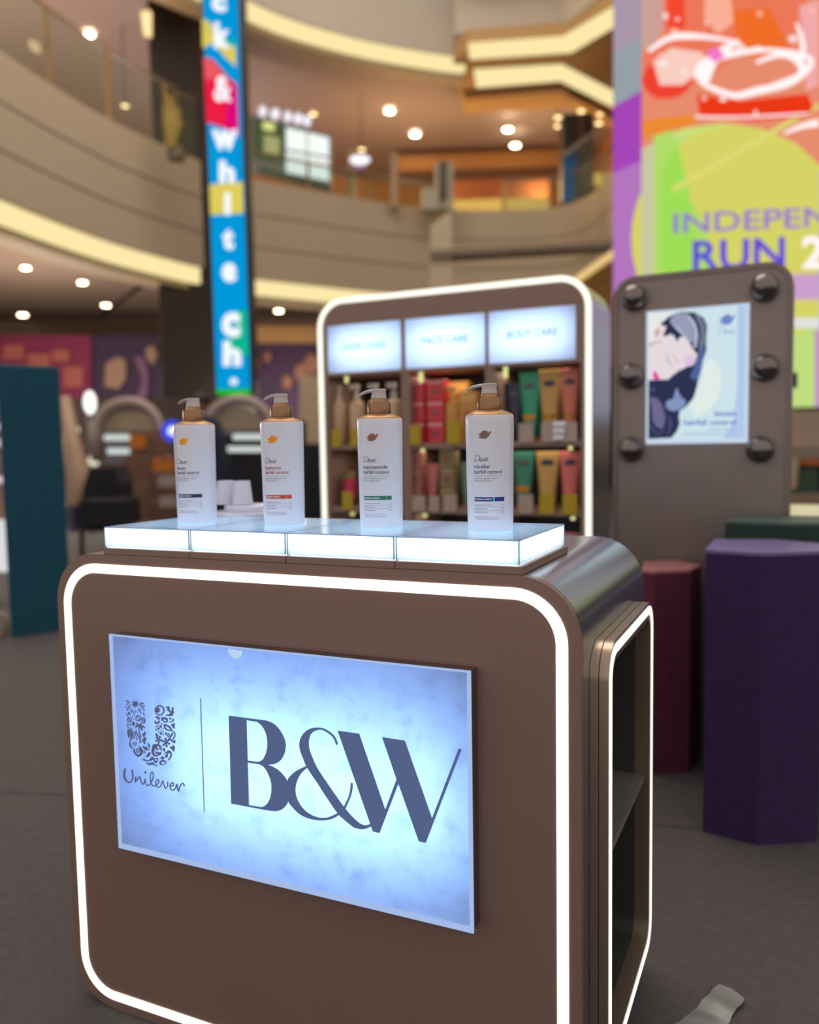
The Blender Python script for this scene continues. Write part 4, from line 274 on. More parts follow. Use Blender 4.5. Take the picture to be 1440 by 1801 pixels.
def wall(mb, p, z0, z1, th=0):
    n = len(p); q = off(p, th) if th else None
    mb.add([(a[0],a[1],z0) for a in p] + [(a[0],a[1],z1) for a in p], [(i,i+1,n+i+1,n+i) for i in range(n-1)])
    if th:
        mb.add([(a[0],a[1],z0) for a in q] + [(a[0],a[1],z1) for a in q], [(i,n+i,n+i+1,i+1) for i in range(n-1)])
        mb.add([(a[0],a[1],z1) for a in p] + [(a[0],a[1],z1) for a in q], [(i,i+1,n+i+1,n+i) for i in range(n-1)])
        mb.add([(a[0],a[1],z0) for a in p] + [(a[0],a[1],z0) for a in q], [(i,n+i,n+i+1,i+1) for i in range(n-1)])
        for k in (0, n-1): mb.add([(p[k][0],p[k][1],z0),(q[k][0],q[k][1],z0),(q[k][0],q[k][1],z1),(p[k][0],p[k][1],z1)], [(0,1,2,3)])
    return mb
def deck(mb, p, q, z):
    n = len(p); return mb.add([(a[0],a[1],z) for a in p] + [(a[0],a[1],z) for a in q], [(i,i+1,n+i+1,n+i) for i in range(n-1)])
L1, R1 = dens(EL), dens(ER)
for nm, p in (('balcony_fascia', L1), ('balcony_fascia', R1)):
    f = struct(wall(MB(), p, 4.62, 6.6, .25).build(nm, BEIGE))
    g = MB()
    for z in (5.25, 5.9): wall(g, off(p, -.006), z, z+.03, .03)
    g.build('shadow_groove', BEIGE_D, f)
    c = MB(); wall(c, off(p, .10), 4.33, 4.62, .12); struct(c.build('cove_light_strip', COVE))
    s = MB(); wall(s, off(p, .24), 4.22, 4.70, .5); struct(s.build('trim_2', BEIGE))
allp = L1 + R1
out1 = radial(allp, 1.62)
struct(deck(MB(), off(allp, .75), radial(allp, 2.4), 4.7).build('ceiling', mat('lower_ceiling_paint', (164, 142, 124), .8, var=.03, scale=1)))
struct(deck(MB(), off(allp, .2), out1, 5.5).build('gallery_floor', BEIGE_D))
struct(wall(MB(), out1, 4.7, 12).build('wall_back', mat('gallery_wall_paint', (186, 122, 52), .8, var=.12, scale=.6)))
struct(wall(MB(), radial(allp, 2.2), 0, 4.7).build('wall_ground', mat('ground_wall_paint', (96, 72, 70), .8, var=.2, scale=.5)))

# upper ceiling and its coves
UP = dens([(-8.9,5.5), (-8.7,9), (-8.25,11), (-7.9,12.0), (-7.5,13.1), (-6.6,14.5), (-5.5,15.7), (-5.1,16.0)])
cpl = [tuple(q) for q in off(UP, .45)] + [(-4.6,17.0), (-3,17.6), (0,18), (4,17), (14,20), (14,45), (-28,45), (-32,6)]
struct(MB().flat([cpl], lambda x, y: (x, y, 9.55)).build('ceiling_upper', mat('upper_ceiling_paint', (142, 128, 128), .8, var=.03, scale=1)))
UR = [(-5.1,16.0), (-4.9,17.4), (-3.3,18.1), (-2.2,20.5), (-.5,24)]
struct(wall(MB(), UP, 9.35, 12.5, .2).build('wall_upper', mat('upper_fascia_paint', (190, 178, 160), .8)))
struct(wall(MB(), off(UP, .06), 9.08, 9.35, .14).build('cove_light_strip', COVE))
struct(wall(MB(), off(UP, .22), 8.98, 9.5, .4).build('trim_4', BEIGE))
sof = mat('coffer_paint', (176, 140, 92), .8)
b = MB()
def Z(px, py, z): v = ray(px, py); p = CAM + v*((z-CAM.z)/v.z); return (p.x, p.y)
poly = [Z(797,108,9.2), Z(818,200,9.2), Z(1000,188,9.2), Z(1090,235,9.2), Z(1250,290,9.2), (2.5,24), (4,15), Z(1090,10,9.2), Z(1000,75,9.2), Z(823,88,9.2)]
b.flat([poly], lambda x, y: (x, y, 9.2)); b.flat([poly], lambda x, y: (x, y, 9.6))
n = len(poly); b.add([(p[0],p[1],9.2) for p in poly] + [(p[0],p[1],9.6) for p in poly], [(i,(i+1)%n,(i+1)%n+n,i+n) for i in range(n)])
struct(b.build('ceiling_coffer', sof))
def strip_poly(name, up, lo, z, m, th=.05):
    pts = [Z(*q, z) for q in up] + [Z(*q, z) for q in lo[::-1]]
    mb = MB(); n = len(up)
    mb.add([(p[0],p[1],z) for p in pts], [(i,i+1,2*n-2-i,2*n-1-i) for i in range(n-1)])
    mb.add([(p[0],p[1],z+th) for p in pts], [(i,i+1,2*n-2-i,2*n-1-i) for i in range(n-1)])
    N = len(pts); mb.add([(p[0],p[1],z) for p in pts] + [(p[0],p[1],z+th) for p in pts], [(i,(i+1)%N,(i+1)%N+N,i+N) for i in range(N)])
    return struct(mb.build(name, m))
strip_poly('cove_light_strip', [(823,80),(990,68),(1080,15),(1130,-20)], [(826,105),(1005,93),(1090,42),(1145,5)], 9.14, COVE)
strip_poly('cove_light_strip', [(833,126),(988,117),(1080,165),(1200,222)], [(838,155),(985,143),(1080,190),(1200,245)], 9.14, COVE)
strip_poly('trim_5', [(815,165),(990,152),(1080,205),(1200,260)], [(818,175),(990,161),(1080,214),(1200,270)], 9.13, mat('coffer_groove', (110, 80, 50), .8))
for k, (a, c, zz) in enumerate((((800,60),(1085,-30),9.62), ((800,10),(1085,-90),10.6))):
    p, q = Z(*a, 9.62), Z(*c, 9.62); pts = [p, Z(985, 50 if k == 0 else 0, 9.62), q]
    struct(wall(MB(), pts, zz, zz+.8, .5).build('wall_upper', mat('upper_fascia_paint', (0,0,0))))
# ceiling downlights
DLS = [(448,38,9.5,1,'nearest the long cove of the upper ceiling beside the tall sign'), (543,72,9.5,1,'second along the long curved upper cove'),
 (650,103,9.5,1,'third along the long curved upper cove'), (685,195,9.5,1,'in the middle of the upper ceiling left of the coffer'),
 (551,200,9.5,0,'just above the lit gallery shopfront sign'), (730,236,9.5,1,'above the gallery posts, right of the shopfront'),
 (893,227,9.2,1,'under the coffer, farther left one of the pair'), (906,255,9.2,1,'under the coffer, lower one of the pair'),
 (45,470,4.7,1,'under the left balcony at the far left edge'), (145,496,4.7,1,'under the left balcony, middle of its slanting row'),
 (186,536,4.7,1,'under the left balcony nearest the dark column'), (40,553,4.7,1,'lowest one under the left balcony above the pink wall'),
 (490,546,4.7,1,'under the far balcony, right one beside the tall sign'), (457,565,4.7,1,'under the far balcony, closest to the tall sign'),
 (157,60,9.5,1,'above the glass railing of the left gallery'), (220,185,8.0,0,'standing in for a reflection behind the left gallery railing'),  # second entry builds a dim reflection as a glowing lens
 (981,206,9.15,0,'dim one left of the dark gallery pillars, upper'), (981,221,9.0,0,'dim one left of the dark gallery pillars, lower'),
 (1022,195,9.15,0,'dim one directly over the dark gallery pillars'), (1056,200,9.15,0,'dim one right of the dark gallery pillars, upper'),
 (1053,216,9.0,0,'dim one right of the dark gallery pillars, lower'), (636,262,8.2,0,'faint one above the small white shop sign')]
for px, py, z, br, txt in DLS:
    v = ray(px, py); p = CAM + v*((z-CAM.z)/v.z)
    dist = (p-CAM).length; r = (.0105 if br else .0085)*dist*.40 
    t = thing('ceiling_downlight', ('bright' if br else 'faint') + ' round ceiling downlight ' + txt, 'ceiling light', p, 0)
    MB().lathe([(r*1.3,-.02),(r*1.3,0),(r,0),(r,-.02)], 20, p, False).build('trim_ring', BEIGE, t)
    MB().disc((p.x,p.y,p.z-.005), r, (0,0,-1), 20, .012).build('lens', DL if br else DLD, t)
    if z < 9.1 and z > 5:
        MB().tube([p, (p.x,p.y,9.5)], .012, 6).build('hanging_rod', STEEL_D, t)
# glass railings
RG = glass('railing_glass', (160, 160, 130), .09)
def railing(pts, z0, z1, label):
    t = thing('glass_railing', label, 'railing', (pts[0][0], pts[0][1], z0))
    wall(MB(), pts, z0, z1, .012).build('glass_pane', RG, t)
    wall(MB(), off(pts, -.02), z1, z1+.04, .05).build('handrail', mat('handrail_bronze', (130,108,78), .5), t)
    for q in pts[::4]: MB().box(q[0]-.025, q[0]+.025, q[1]-.025, q[1]+.025, z0, z1).build('post', mat('bronze_post', (140,110,70), .5), t)
railing(off(L1[:22], .1), 6.6, 7.75, 'glass railing along the top of the left curved balcony')
railing(off(L1[21:], .1), 6.6, 7.7, 'short glass railing at the end of the left balcony in front of the dark column')
railing(off(R1[4:17], .15), 6.6, 7.2, 'glass railing along the far curved balcony beneath the shopfront')
railing(off(R1[20:36], .15), 6.6, 7.3, 'glass railing on the far balcony left of the big screen')
# dark column and the tall sign
c0 = survey(266, 200, 15.65); c1 = survey(432, 200, 17.6); ax = (c1-c0); ax.z = 0; ax.normalize(); ay = Vector((-ax.y, ax.x, 0))
c0.z = c1.z = 0; wdt = (c1-c0).length
bk = Vector((-.60, .80, 0)); cq = [c0, c1, c1+bk*.9, c0+bk*1.2]
struct(MB().prism([(p.x,p.y) for p in cq], 0, 12.5).build('pillar_dark', COLM, bevel=.05))
P0 = survey(354, 0, 14.3); P1 = survey(416, 0, 14.3); PB = survey(381, 684, 14.3)
P2 = survey(440, 684, 14.3); hx = (P2-PB); hx.z = 0; swd = hx.length; hx.normalize(); hn = Vector((hx.y, -hx.x, 0))
t = thing('led_sign_column', 'tall narrow blue LED sign with vertical white letters beside the dark column', 'sign', (PB.x, PB.y, PB.z))
def onS(px, py, o=0): return hit(px, py, PB + hn*o, hn)
zt = 10.8; q0 = Vector((PB.x,PB.y,0)); q1 = q0 + hx*swd; dd = -hn*.22
MB().prism([(q0.x-hx.x*.03,q0.y-hx.y*.03), (q1.x+hx.x*.10,q1.y+hx.y*.10), ((q1+dd).x+hx.x*.10,(q1+dd).y+hx.y*.10), ((q0+dd).x-hx.x*.03,(q0+dd).y-hx.y*.03)], PB.z-.12, zt).map(lambda x,y,z: (x-hn.x*.01, y-hn.y*.01, z)).build('housing', mat('sign_housing', (20,18,20), .5), t)
stx = [(PB.z, 'sky blue', (0,150,215)),]
def band(name, ys, cols, o=.004):
    for (za, zb), c in zip(ys, cols):
        MB().add([q0+hn*o+Vector((0,0,za)), q1+hn*o+Vector((0,0,za)), q1+hn*o+Vector((0,0,zb)), q0+hn*o+Vector((0,0,zb))], [(0,1,2,3)]).build(name, em('sign_%d_%d_%d' % c, c), t)
def zS(py): return onS(395, py).z
band('screen_panel', [(PB.z, zt)], [(0,152,218)])
band('green_base_strip', [(PB.z-.1, PB.z)], [(40,190,50)], .006)
art = MB()
def region(pts, c, name='colour_patch', o=.008):
    mb = MB(); mb.flat([[(p[0],p[1]) for p in pts]], lambda a, b_: onS(a, b_, o)); return mb.build(name, em('sign_%d_%d_%d' % c, c), t)
region([(355,32),(370,40),(385,75),(414,82),(415,118),(395,100),(375,75),(356,85)], (225,205,90))
region([(356,45),(385,78),(415,82),(415,70),(380,62),(360,42)], (20,180,170))
region([(357,100),(375,105),(400,135),(417,150),(420,240),(395,225),(363,215)], (238,30,70))
region([(358,100),(375,108),(392,135),(360,140)], (235,90,100), o=.012)
region([(395,225),(405,150),(417,148),(420,240)], (222,10,120), o=.012)
region([(368,325),(427,320),(428,375),(370,378)], (225,205,90))
region([(415,545),(434,545),(437,625),(400,625),(395,600),(412,590)], (10,185,150))
LT = em('sign_letter_white', (240,245,250), 1.1)
lt = MB()
for ch, cx, cy, w_, h_ in (('c',385,6,26,30),('k',391,62,30,46),('&',392,156,32,46),('w',395,246,46,36),('h',399,302,28,40),('i',400,358,12,40),('t',401,420,20,38),('e',403,479,26,34),('c',406,571,32,44),('h',408,622,32,44),('.',411,671,14,12)):
    v, f, a, b_ = text_geo(ch, .03 if ch == '&' else .06); ys = [p[1] for p in v]; lo, hi = min(ys), max(ys)
    lt.add([onS(cx-w_/2+(p[0]-a)/(b_-a)*w_, cy+h_/2-(p[1]-lo)/(hi-lo)*h_, .016) for p in v], f)
lt.build('lettering', LT, t)
# gallery shopfront with lit windows (helper first)
def panel(name, corners, m, parent=None, th=.08, d=None):   # corners: pixel quad at depth d, given thickness away from viewer
    w = Vector((-math.sin(YAW), math.cos(YAW), 0)); A = [survey(px, py, d) for px, py in corners]; B = [p + w*th for p in A]; n = len(A)
    mb = MB().add(A+B, [tuple(range(n)), tuple(range(n,2*n))[::-1]] + [(i,i+n,(i+1)%n+n,(i+1)%n) for i in range(n)])
    return mb.build(name, m, parent)
def quad(x0, y0, x1, y1): return [(x0,y0),(x1,y0),(x1,y1),(x0,y1)]
struct(panel('trim_3', quad(-300,556,620,592), mat('bulkhead_paint', (150,124,102), .8), None, .4, 23.0))
struct(panel('trim_3', quad(-300,536,620,548), mat('bulkhead_shadow', (96,74,56), .8), None, .4, 22.9))  # dark strip painted in as the shade line above the bulkhead
sf = thing('gallery_shopfront', 'lit shopfront on the upper gallery with a white window and green display', 'shop', survey(510, 300, 19))
panel('frame', [(436,200),(582,238),(582,322),(436,298)], mat('shop_frame_grey', (120,125,130), .5), sf, .3, 19.2)
panel('display_window', [(445,208),(498,222),(498,288),(445,278)], em('shop_display_green', (84,96,60), .8), sf, .05, 19.1)
panel('lit_window', [(503,224),(578,242),(578,318),(503,302)], em('shop_window_white', (235,240,235), 1.15), sf, .05, 19.05)
panel('display_glow', [(462,213),(482,217),(482,230),(462,226)], em('shop_display_glow', (225,225,140), 1), sf, .05, 19.0)
panel('display_glow', [(464,236),(492,243),(490,272),(464,266)], em('shop_display_glow2', (165,165,110), 1), sf, .05, 19.0)
panel('mullion', [(539,230),(541,231),(541,310),(539,309)], MATS['shop_frame_grey'], sf, .04, 18.98)
panel('mullion', [(503,262),(578,275),(578,278),(503,265)], MATS['shop_frame_grey'], sf, .04, 18.98)
panel('base_board', [(455,292),(580,320),(580,335),(455,303)], mat('shop_base_green', (52,72,62), .6), sf, .2, 19.1)
lts = MB()
for i, x in enumerate((462, 484, 506, 524, 540)):
    y = 196 + (x-462)*.21; r = 8.5
    lts.add([survey(x + r*math.cos(k*PI/5)*(1.0 if i % 2 else .85), y + r*1.25*math.sin(k*PI/5), 18.9) for k in range(10)] + [survey(x + r*math.cos(k*PI/5)*(1.0 if i % 2 else .85), y + r*1.25*math.sin(k*PI/5), 19.0) for k in range(10)], [tuple(range(10))] + [(k, k+10, (k+1) % 10+10, (k+1) % 10) for k in range(10)])
lts.build('sign_letters', em('shop_letters', (240,240,250), 1.1), sf)
s2 = thing('small_shop_sign', 'small white lit oval sign above the far balcony rail', 'sign', survey(633, 282, 18.8))
mb = MB(); mb.add([survey(633+18*math.cos(k*PI/8), 281+9*math.sin(k*PI/8), dd_) for dd_ in (18.8, 18.9) for k in range(16)], [tuple(range(16)), tuple(range(16,32))[::-1]] + [(k,k+16,(k+1)%16+16,(k+1)%16) for k in range(16)])
mb.build('sign_face', em('white_sign', (250,245,255), 1.3), s2)
panel('bracket', quad(625,290,643,297), mat('sign_bracket', (150,130,170), .5), s2, .05, 18.85)
for x, lab in ((618, 'left of two slim beige gallery posts under the small oval sign'), (693, 'right slim beige gallery post between the oval sign and the display totem')):
    tag(panel('gallery_post', [(x-6, 270-(693-x)*.1), (x+6, 270-(693-x)*.1), (x+6, 362-(693-x)*.2), (x-6, 362-(693-x)*.2)], mat('gallery_post_paint', (160,130,98), .6), None, .2, 19), lab, 'post')
tt = thing('gallery_totem', 'pale kiosk with a dark slot standing on the far balcony', 'kiosk', survey(770, 360, 18.8))
panel('base', quad(742,330,772,368), mat('kiosk_beige', (160,150,128), .6), tt, .4, 18.9)
panel('upright', quad(765,285,797,368), mat('kiosk_beige', (0,0,0)), tt, .3, 19.1)
panel('dark_slot', quad(773,282,785,345), mat('kiosk_slot', (70,62,40), .6), tt, .05, 18.98)
tag(panel('gallery_wall_band', [(700,275),(990,262),(990,290),(700,300)], mat('orange_band', (150,108,62), .8), None, .1, 24), 'long pale band across the orange gallery wall', 'wall panel')
tag(panel('lit_counter', [(795,352),(965,346),(965,366),(795,369)], em('counter_glow', (225,180,90), .95), None, .3, 20.5), 'long glowing yellow counter strip on the far gallery', 'shop counter')
tag(panel('shop_display_wall', [(795,318),(965,312),(965,345),(795,350)], mat('brown_display', (150,88,52), .7, var=.4, scale=3), None, .2, 22), 'brown display wall behind the glowing gallery counter', 'shop display')
tag(panel('lit_counter', [(1043,305),(1078,303),(1078,318),(1043,320)], em('counter_glow', (0,0,0)), None, .3, 20.5), 'short glowing yellow strip beside the big screen', 'shop counter')
dp = thing('gallery_pillar_pair', 'two dark pillars with a brown strip on the far gallery', 'pillar', survey(1018, 330, 20))
panel('pillar_shaft', quad(992,200,1016,345), mat('pillar_black', (36,24,22), .6), dp, .6, 20)
panel('pillar_shaft', quad(1030,198,1044,340), mat('pillar_black', (0,0,0)), dp, .6, 20)
panel('centre_strip', quad(1016,198,1030,340), mat('pillar_strip', (110,72,52), .6), dp, .5, 20.1)
panel('lower_cladding', [(1016,260),(1044,235),(1044,335),(1014,345)], mat('pillar_cladding', (98,92,72), .6), dp, .05, 19.9)
tag(panel('hanging_banner', [(991,272),(1015,262),(1014,350),(988,358)], mat('blue_banner', (30,92,150), .6, var=.15, scale=4), None, .03, 19.7), 'blue banner in front of the dark gallery pillars', 'banner')
tag(panel('stair_handrail', [(992,268),(1048,226),(1048,234),(992,276)], mat('rail_grey', (150,135,115), .5), None, .05, 19.5), 'slanting grey handrail crossing the dark gallery pillars', 'handrail')
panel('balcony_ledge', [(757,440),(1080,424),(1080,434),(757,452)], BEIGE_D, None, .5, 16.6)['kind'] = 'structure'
panel('balcony_ledge', [(757,395),(795,370),(795,560),(757,560)], BEIGE, None, .5, 16.7)['kind'] = 'structure'
tag(panel('wall_lamp', [(247,20),(264,18),(264,62),(252,60)], em('sconce_glow', (255,225,160), 1.2), None, .1, 15.5), 'warm wall lamp glowing against the dark column top', 'wall lamp')
tag(panel('wall_lamp', [(50,68),(66,74),(66,90),(52,84)], em('sconce_glow2', (235,200,150), 1), None, .1, 13), 'small warm lamp behind the left gallery railing', 'wall lamp')
pl = thing('potted_plant', 'yellowish plant behind the glass at the left balcony end', 'plant', survey(305, 250, 14.6))
mb = MB()
for k in range(7):
    x = 288 + k*6; mb.tube([survey(302, 262, 14.6), survey((x+302)/2, 225, 14.6), survey(x + 4*math.sin(k*2), 165 + abs(k-2)*12, 14.55)], [.05,.07,.02], 6)
mb.build('leaves', mat('plant_leaf', (150,130,60), .7), pl)
panel('planter', quad(292,255,318,275), BEIGE_D, pl, .3, 14.6)
# escalator
es = thing('escalator', 'escalator with a lit handrail rising behind the big screen', 'escalator', survey(1010, 500, 12.6))
mb = MB()
A_ = [survey(985,520,12.6), survey(1210,357,12.6), survey(1300,420,12.6), survey(1100,640,12.6), survey(985,640,12.6)]
w_ = Vector((-math.sin(YAW), math.cos(YAW), 0)); B_ = [p + w_*1.2 for p in A_]
mb.add(A_+B_, [(0,1,2,3,4), (9,8,7,6,5)] + [(i,i+5,(i+1)%5+5,(i+1)%5) for i in range(5)]).build('side_panel', mat('escalator_bronze', (150,108,52), .5), es)
mb = MB().tube([survey(1000,502,12.5), survey(1210,352,12.5)], .055, 8); mb.build('handrail', em('escalator_strip', (235,200,130), 1), es)
# big LED screen
sp0 = survey(1128, 300, 8.9); sdir = Vector((math.cos(YAW-.10), math.sin(YAW-.10), 0)); sn = Vector((sdir.y, -sdir.x, 0))
big = thing('led_screen', 'giant bright LED screen advertising a run in yellow, orange and purple', 'screen', (sp0.x, sp0.y, 1.6))
def onB(px, py, o=0): return hit(px, py, sp0 + sn*o, sn)
zb = onB(1420, 716).z; zt2 = 7.6; sw = 4.6
e0 = Vector((sp0.x,sp0.y,0)); e1 = e0 + sdir*sw; lp = survey(1078, 300, 9.3); lp.z = 0
MB().prism([(p.x,p.y) for p in (lp-sn*.02+sdir*.01, e0-sn*.02, e1-sn*.02, e1-sn*.7, lp-sn*.7+sdir*.5)], zb-.05, zt2+.05).build('cabinet', mat('screen_cabinet', (40,38,44), .5), big)
def bq(name, pts, c, o=.01, s=1.0):
    mb = MB(); mb.flat([pts], lambda a, b_: onB(a, b_, o)); return mb.build(name, em('screen_%d_%d_%d' % c, c, s), big)
MB().add([e0+Vector((0,0,zb)), e1+Vector((0,0,zb)), e1+Vector((0,0,zt2)), e0+Vector((0,0,zt2))], [(0,1,2,3)]).build('screen_face', em('screen_base', (205,222,120), 1), big)
mid = Vector((0,0,4.05)); 
for za, zb2, c in ((zb, 4.05, (180,118,190)), (4.05, 4.75, (165,70,185)), (4.75, 5.3, (150,160,170)), (5.3, zt2, (170,150,170))):
    MB().add([lp+Vector((0,0,za)), e0+Vector((0,0,za)), e0+Vector((0,0,zb2)), lp+Vector((0,0,zb2))], [(0,1,2,3)]).map(lambda x,y,z: (x+sn.x*.005-.0*x, y+sn.y*.005, z)).build('purple_return', em('screen_%d_%d_%d' % c, c), big)
def arc(cx, cy, rx, ry, a0, a1, n=16): return [(cx+rx*math.cos(math.radians(a0+(a1-a0)*k/n)), cy-ry*math.sin(math.radians(a0+(a1-a0)*k/n))) for k in range(n+1)]
bq('lime_field', [(1128,240),(1500,240),(1500,716),(1128,716)], (190,222,128), .012)
bq('pale_edge', [(1128,262),(1150,250),(1150,487),(1128,488)], (202,200,160), .027)
bq('yellow_disc', arc(1300,420,190,200,0,360,40), (214,212,100), .02)
bq('orange_sky', [(1128,-150),(1600,-150),(1600,300),(1440,290),(1400,252),(1340,226),(1270,216),(1200,226),(1128,262)], (232,140,110), .024)
bq('orange_sky', [(1200,-150),(1420,-150),(1420,60),(1370,100),(1300,95),(1240,140),(1150,180),(1128,100),(1180,60)], (236,120,88), .028)
bq('red_splash', arc(1172,140,44,34,0,360), (240,66,48), .034)
bq('red_splash', [(1170,-100),(1200,-100),(1205,50),(1172,60)], (244,74,50), .034)
bq('orange_glass', [(1286,18),(1352,14),(1375,60),(1392,100),(1300,98)], (240,110,40), .034)
bq('frost_patch', [(1148,108),(1180,84),(1236,92),(1240,118),(1200,150),(1160,150)], (250,206,192), .035)
bq('frost_patch', [(1405,10),(1440,0),(1440,150),(1418,160)], (240,170,170), .035)
bq('frost_patch', [(1128,-60),(1166,-60),(1164,60),(1140,90),(1128,84)], (206,160,150), .035)
bq('frost_patch', [(1240,-20),(1284,-20),(1290,40),(1262,60),(1238,30)], (250,176,150), .035)
bq('red_band', [(1225,165),(1300,178),(1420,165),(1430,190),(1415,206),(1330,212),(1230,205)], (236,56,20), .038)
bq('orange_band', [(1128,212),(1225,200),(1225,216),(1128,245)], (236,140,50), .036)
for pts in ([(1240,150),(1226,128),(1250,105),(1300,92),(1360,88),(1415,98),(1425,115),(1390,145),(1330,160),(1290,168)],):
    mb = MB(); ribbon(mb, pts+[pts[0]], [9,16,7,10,14,8], lambda a, b_: onB(a, b_, .044)); mb.build('white_highlight', em('screen_white', (255,240,240), 1.1), big)
mb = MB()
for pts, w in (([(1140,90),(1180,66),(1230,64),(1290,72)], [6,12,5]), ([(1235,140),(1262,95),(1300,72)], [26,14,8]), ([(1330,110),(1370,96),(1400,104),(1410,130),(1360,150)], [6,14,8]), ([(1222,205),(1300,206),(1420,200)], 4), ([(1378,235),(1410,222),(1440,216)], [4,14]), ([(1400,40),(1412,80),(1405,130)], [4,9,4])):
    ribbon(mb, pts, w, lambda a, b_: onB(a, b_, .048))
mb.build('white_highlight', MATS['screen_white'], big)
bq('pink_patch', [(1240,92),(1262,82),(1275,100),(1255,110)], (245,120,200), .05)
bq('green_streak', [(1150,236),(1182,224),(1195,320),(1236,390),(1262,480),(1150,480)], (176,220,104), .026)
bq('green_streak', [(1165,300),(1190,250),(1210,330),(1230,480),(1160,480)], (160,222,88), .028)
for k in range(16):
    bq('sparkle', arc(1150+random.random()*285, 10+random.random()*200, 3+k%4*2, 3+k%3*2, 0, 360, 8), ((255,250,250),(255,190,170),(250,225,215))[k%3], .046)
bq('pale_stripe', [(1180,330),(1440,180),(1440,190),(1184,338)], (222,218,120), .03)
bq('purple_band', [(1128,488),(1600,478),(1600,525),(1128,530)], (206,160,205), .03)
bq('white_band', [(1128,560),(1600,558),(1600,575),(1128,580)], (225,225,220), .03)
bq('pink_edge', [(1432,580),(1442,580),(1442,716),(1432,716)], (196,150,190), .03)
bq('violet_reflection_fill', [(1442,300),(1800,300),(1800,716),(1442,716)], (176,168,206), .034)  # unseen side of the screen, added to neutralise its green reflections
mb = MB()
put_text(mb, 'INDEPEN', 0, 1, 0, 1, lambda a, b_: onB(1184 + a*276, 410 - a*12 - b_*35, .05), .012)
mb.build('lettering', em('screen_violet', (150,120,205), 1), big)
mb = MB(); put_text(mb, 'RUN', 0, 1, 0, 1, lambda a, b_: onB(1218 + a*162, 476 - a*8 - b_*52, .05), .02)
mb.build('lettering', em('screen_violet2', (98,70,215), 1), big)
mb = MB(); put_text(mb, '2', 0, 1, 0, 1, lambda a, b_: onB(1410 + a*42, 470 - b_*54, .05), .03)
mb.build('lettering', MATS['screen_white'], big)
# ------------------------------------------------------------------ front counter
CW, CD, CH, CR = 1.069, .575, .942, .10
ct = thing('display_counter', 'brown metal promotional counter with a glowing light outline and a lit blue-white logo box', 'counter', (CW/2, CD/2, 0))
lo = rrect(0, CW, 0, CH, CR, 10); N = len(lo)
body = MB()
skip = [i for i in range(N) if abs(lo[i][0]-CW) < 1e-5 and abs(lo[(i+1)%N][0]-CW) < 1e-5 and abs(lo[i][1]-lo[(i+1)%N][1]) > .3]
body.ext(lo, .014, CD, False, skip)
body.add([(p[0],CD,p[1]) for p in lo], [tuple(range(N))[::-1]])
NY0, NY1, NZ0, NZ1 = .085, .470, .135, .795
body.flat([[(.014,CR),(CD,CR),(CD,CH-CR),(.014,CH-CR)], rrect(NY0,NY1,NZ0,NZ1,.035,5)[::-1]], lambda a, b_: (CW, a, b_))
body.build('body', STEEL, ct, smooth='auto')
fr = MB(); LX0, LX1, LZ0, LZ1 = .170, .903, .372, .792
fr.flat([lo, [(LX0,LZ0),(LX1,LZ0),(LX1,LZ1),(LX0,LZ1)][::-1]], lambda a, b_: (a, 0, b_))
fr.ext(lo, 0, .012, False)
fr.build('front_panel', TAUPE, ct)
MB().ext(rrect(.004, CW-.004, .004, CH-.004, CR-.004, 10), .012, .0142, False).build('shadow_groove', STEEL_D, ct)
MB().ring(rrect(.0195, CW-.0195, .0195, CH-.0195, .086, 12), rrect(.037, CW-.0375, .0375, CH-.0375, .068, 12), -.0015, .0).build('led_strip', LED, ct)
# logo light box
hs = MB(); y0b, y1b = -.029, .085
for (a, b_) in (((LX0,LZ0),(LX1,LZ0)), ((LX1,LZ0),(LX1,LZ1)), ((LX1,LZ1),(LX0,LZ1)), ((LX0,LZ1),(LX0,LZ0))):
    hs.add([(a[0],y0b,a[1]),(b_[0],y0b,b_[1]),(b_[0],y1b,b_[1]),(a[0],y1b,a[1])], [(0,1,2,3)])
hs.add([(LX0,y1b,LZ0),(LX1,y1b,LZ0),(LX1,y1b,LZ1),(LX0,y1b,LZ1)], [(0,1,2,3)])
hs = hs.build('light_box', mat('lightbox_housing', (84, 66, 62), .45), ct)
FACE = opal('lit_acrylic_face', (204, 222, 252), dirt=1)
MB().box(LX0, LX1, -.0305, -.0295, LZ0, LZ1).build('lit_face', FACE, hs)
RIM = opal('lit_acrylic_rim', (190, 212, 250))
MB().ring([(LX0-.002,LZ0-.002),(LX1+.002,LZ0-.002),(LX1+.002,LZ1+.002),(LX0-.002,LZ1+.002)], [(LX0+.004,LZ0+.007),(LX1-.004,LZ0+.007),(LX1-.004,LZ1-.001),(LX0+.004,LZ1-.001)], -.034, -.0306).build('acrylic_rim', em('rim_glow', (168, 192, 236), .95), hs)
MB().lathe([(.016,-.0),(.016,.0006)], 20, (0,0,0)).map(lambda x,y,z: (.46+x, -.0308-z, LZ1-.004+min(y,0))).build('finger_notch', em('notch_glow', (190, 214, 245), .95), hs)
INK = em('logo_ink_glow', (86, 100, 138), .95)  # weak emission stands in for backlight leaking through the vinyl
def loops(L): return [[(l[i]/1e4, l[i+1]/1e4) for i in range(0, len(l), 2)] for l in L]
for nm, data, col in (('logo_lettering', LOGO_BW, INK), ('divider_line', LOGO_LINE, INK), ('logo_script', LOGO_SCRIPT, em('dark_logo_ink_glow', (92, 96, 122), .9)), ('logo_emblem', LOGO_U, MATS['dark_logo_ink_glow'])):
    mb = MB()
    for k, L in enumerate(data): mb.flat(loops(L), lambda a, b_, k=k: (a, -.0311 - .00002*(k % 5), b_))
    mb.build(nm, col, hs)
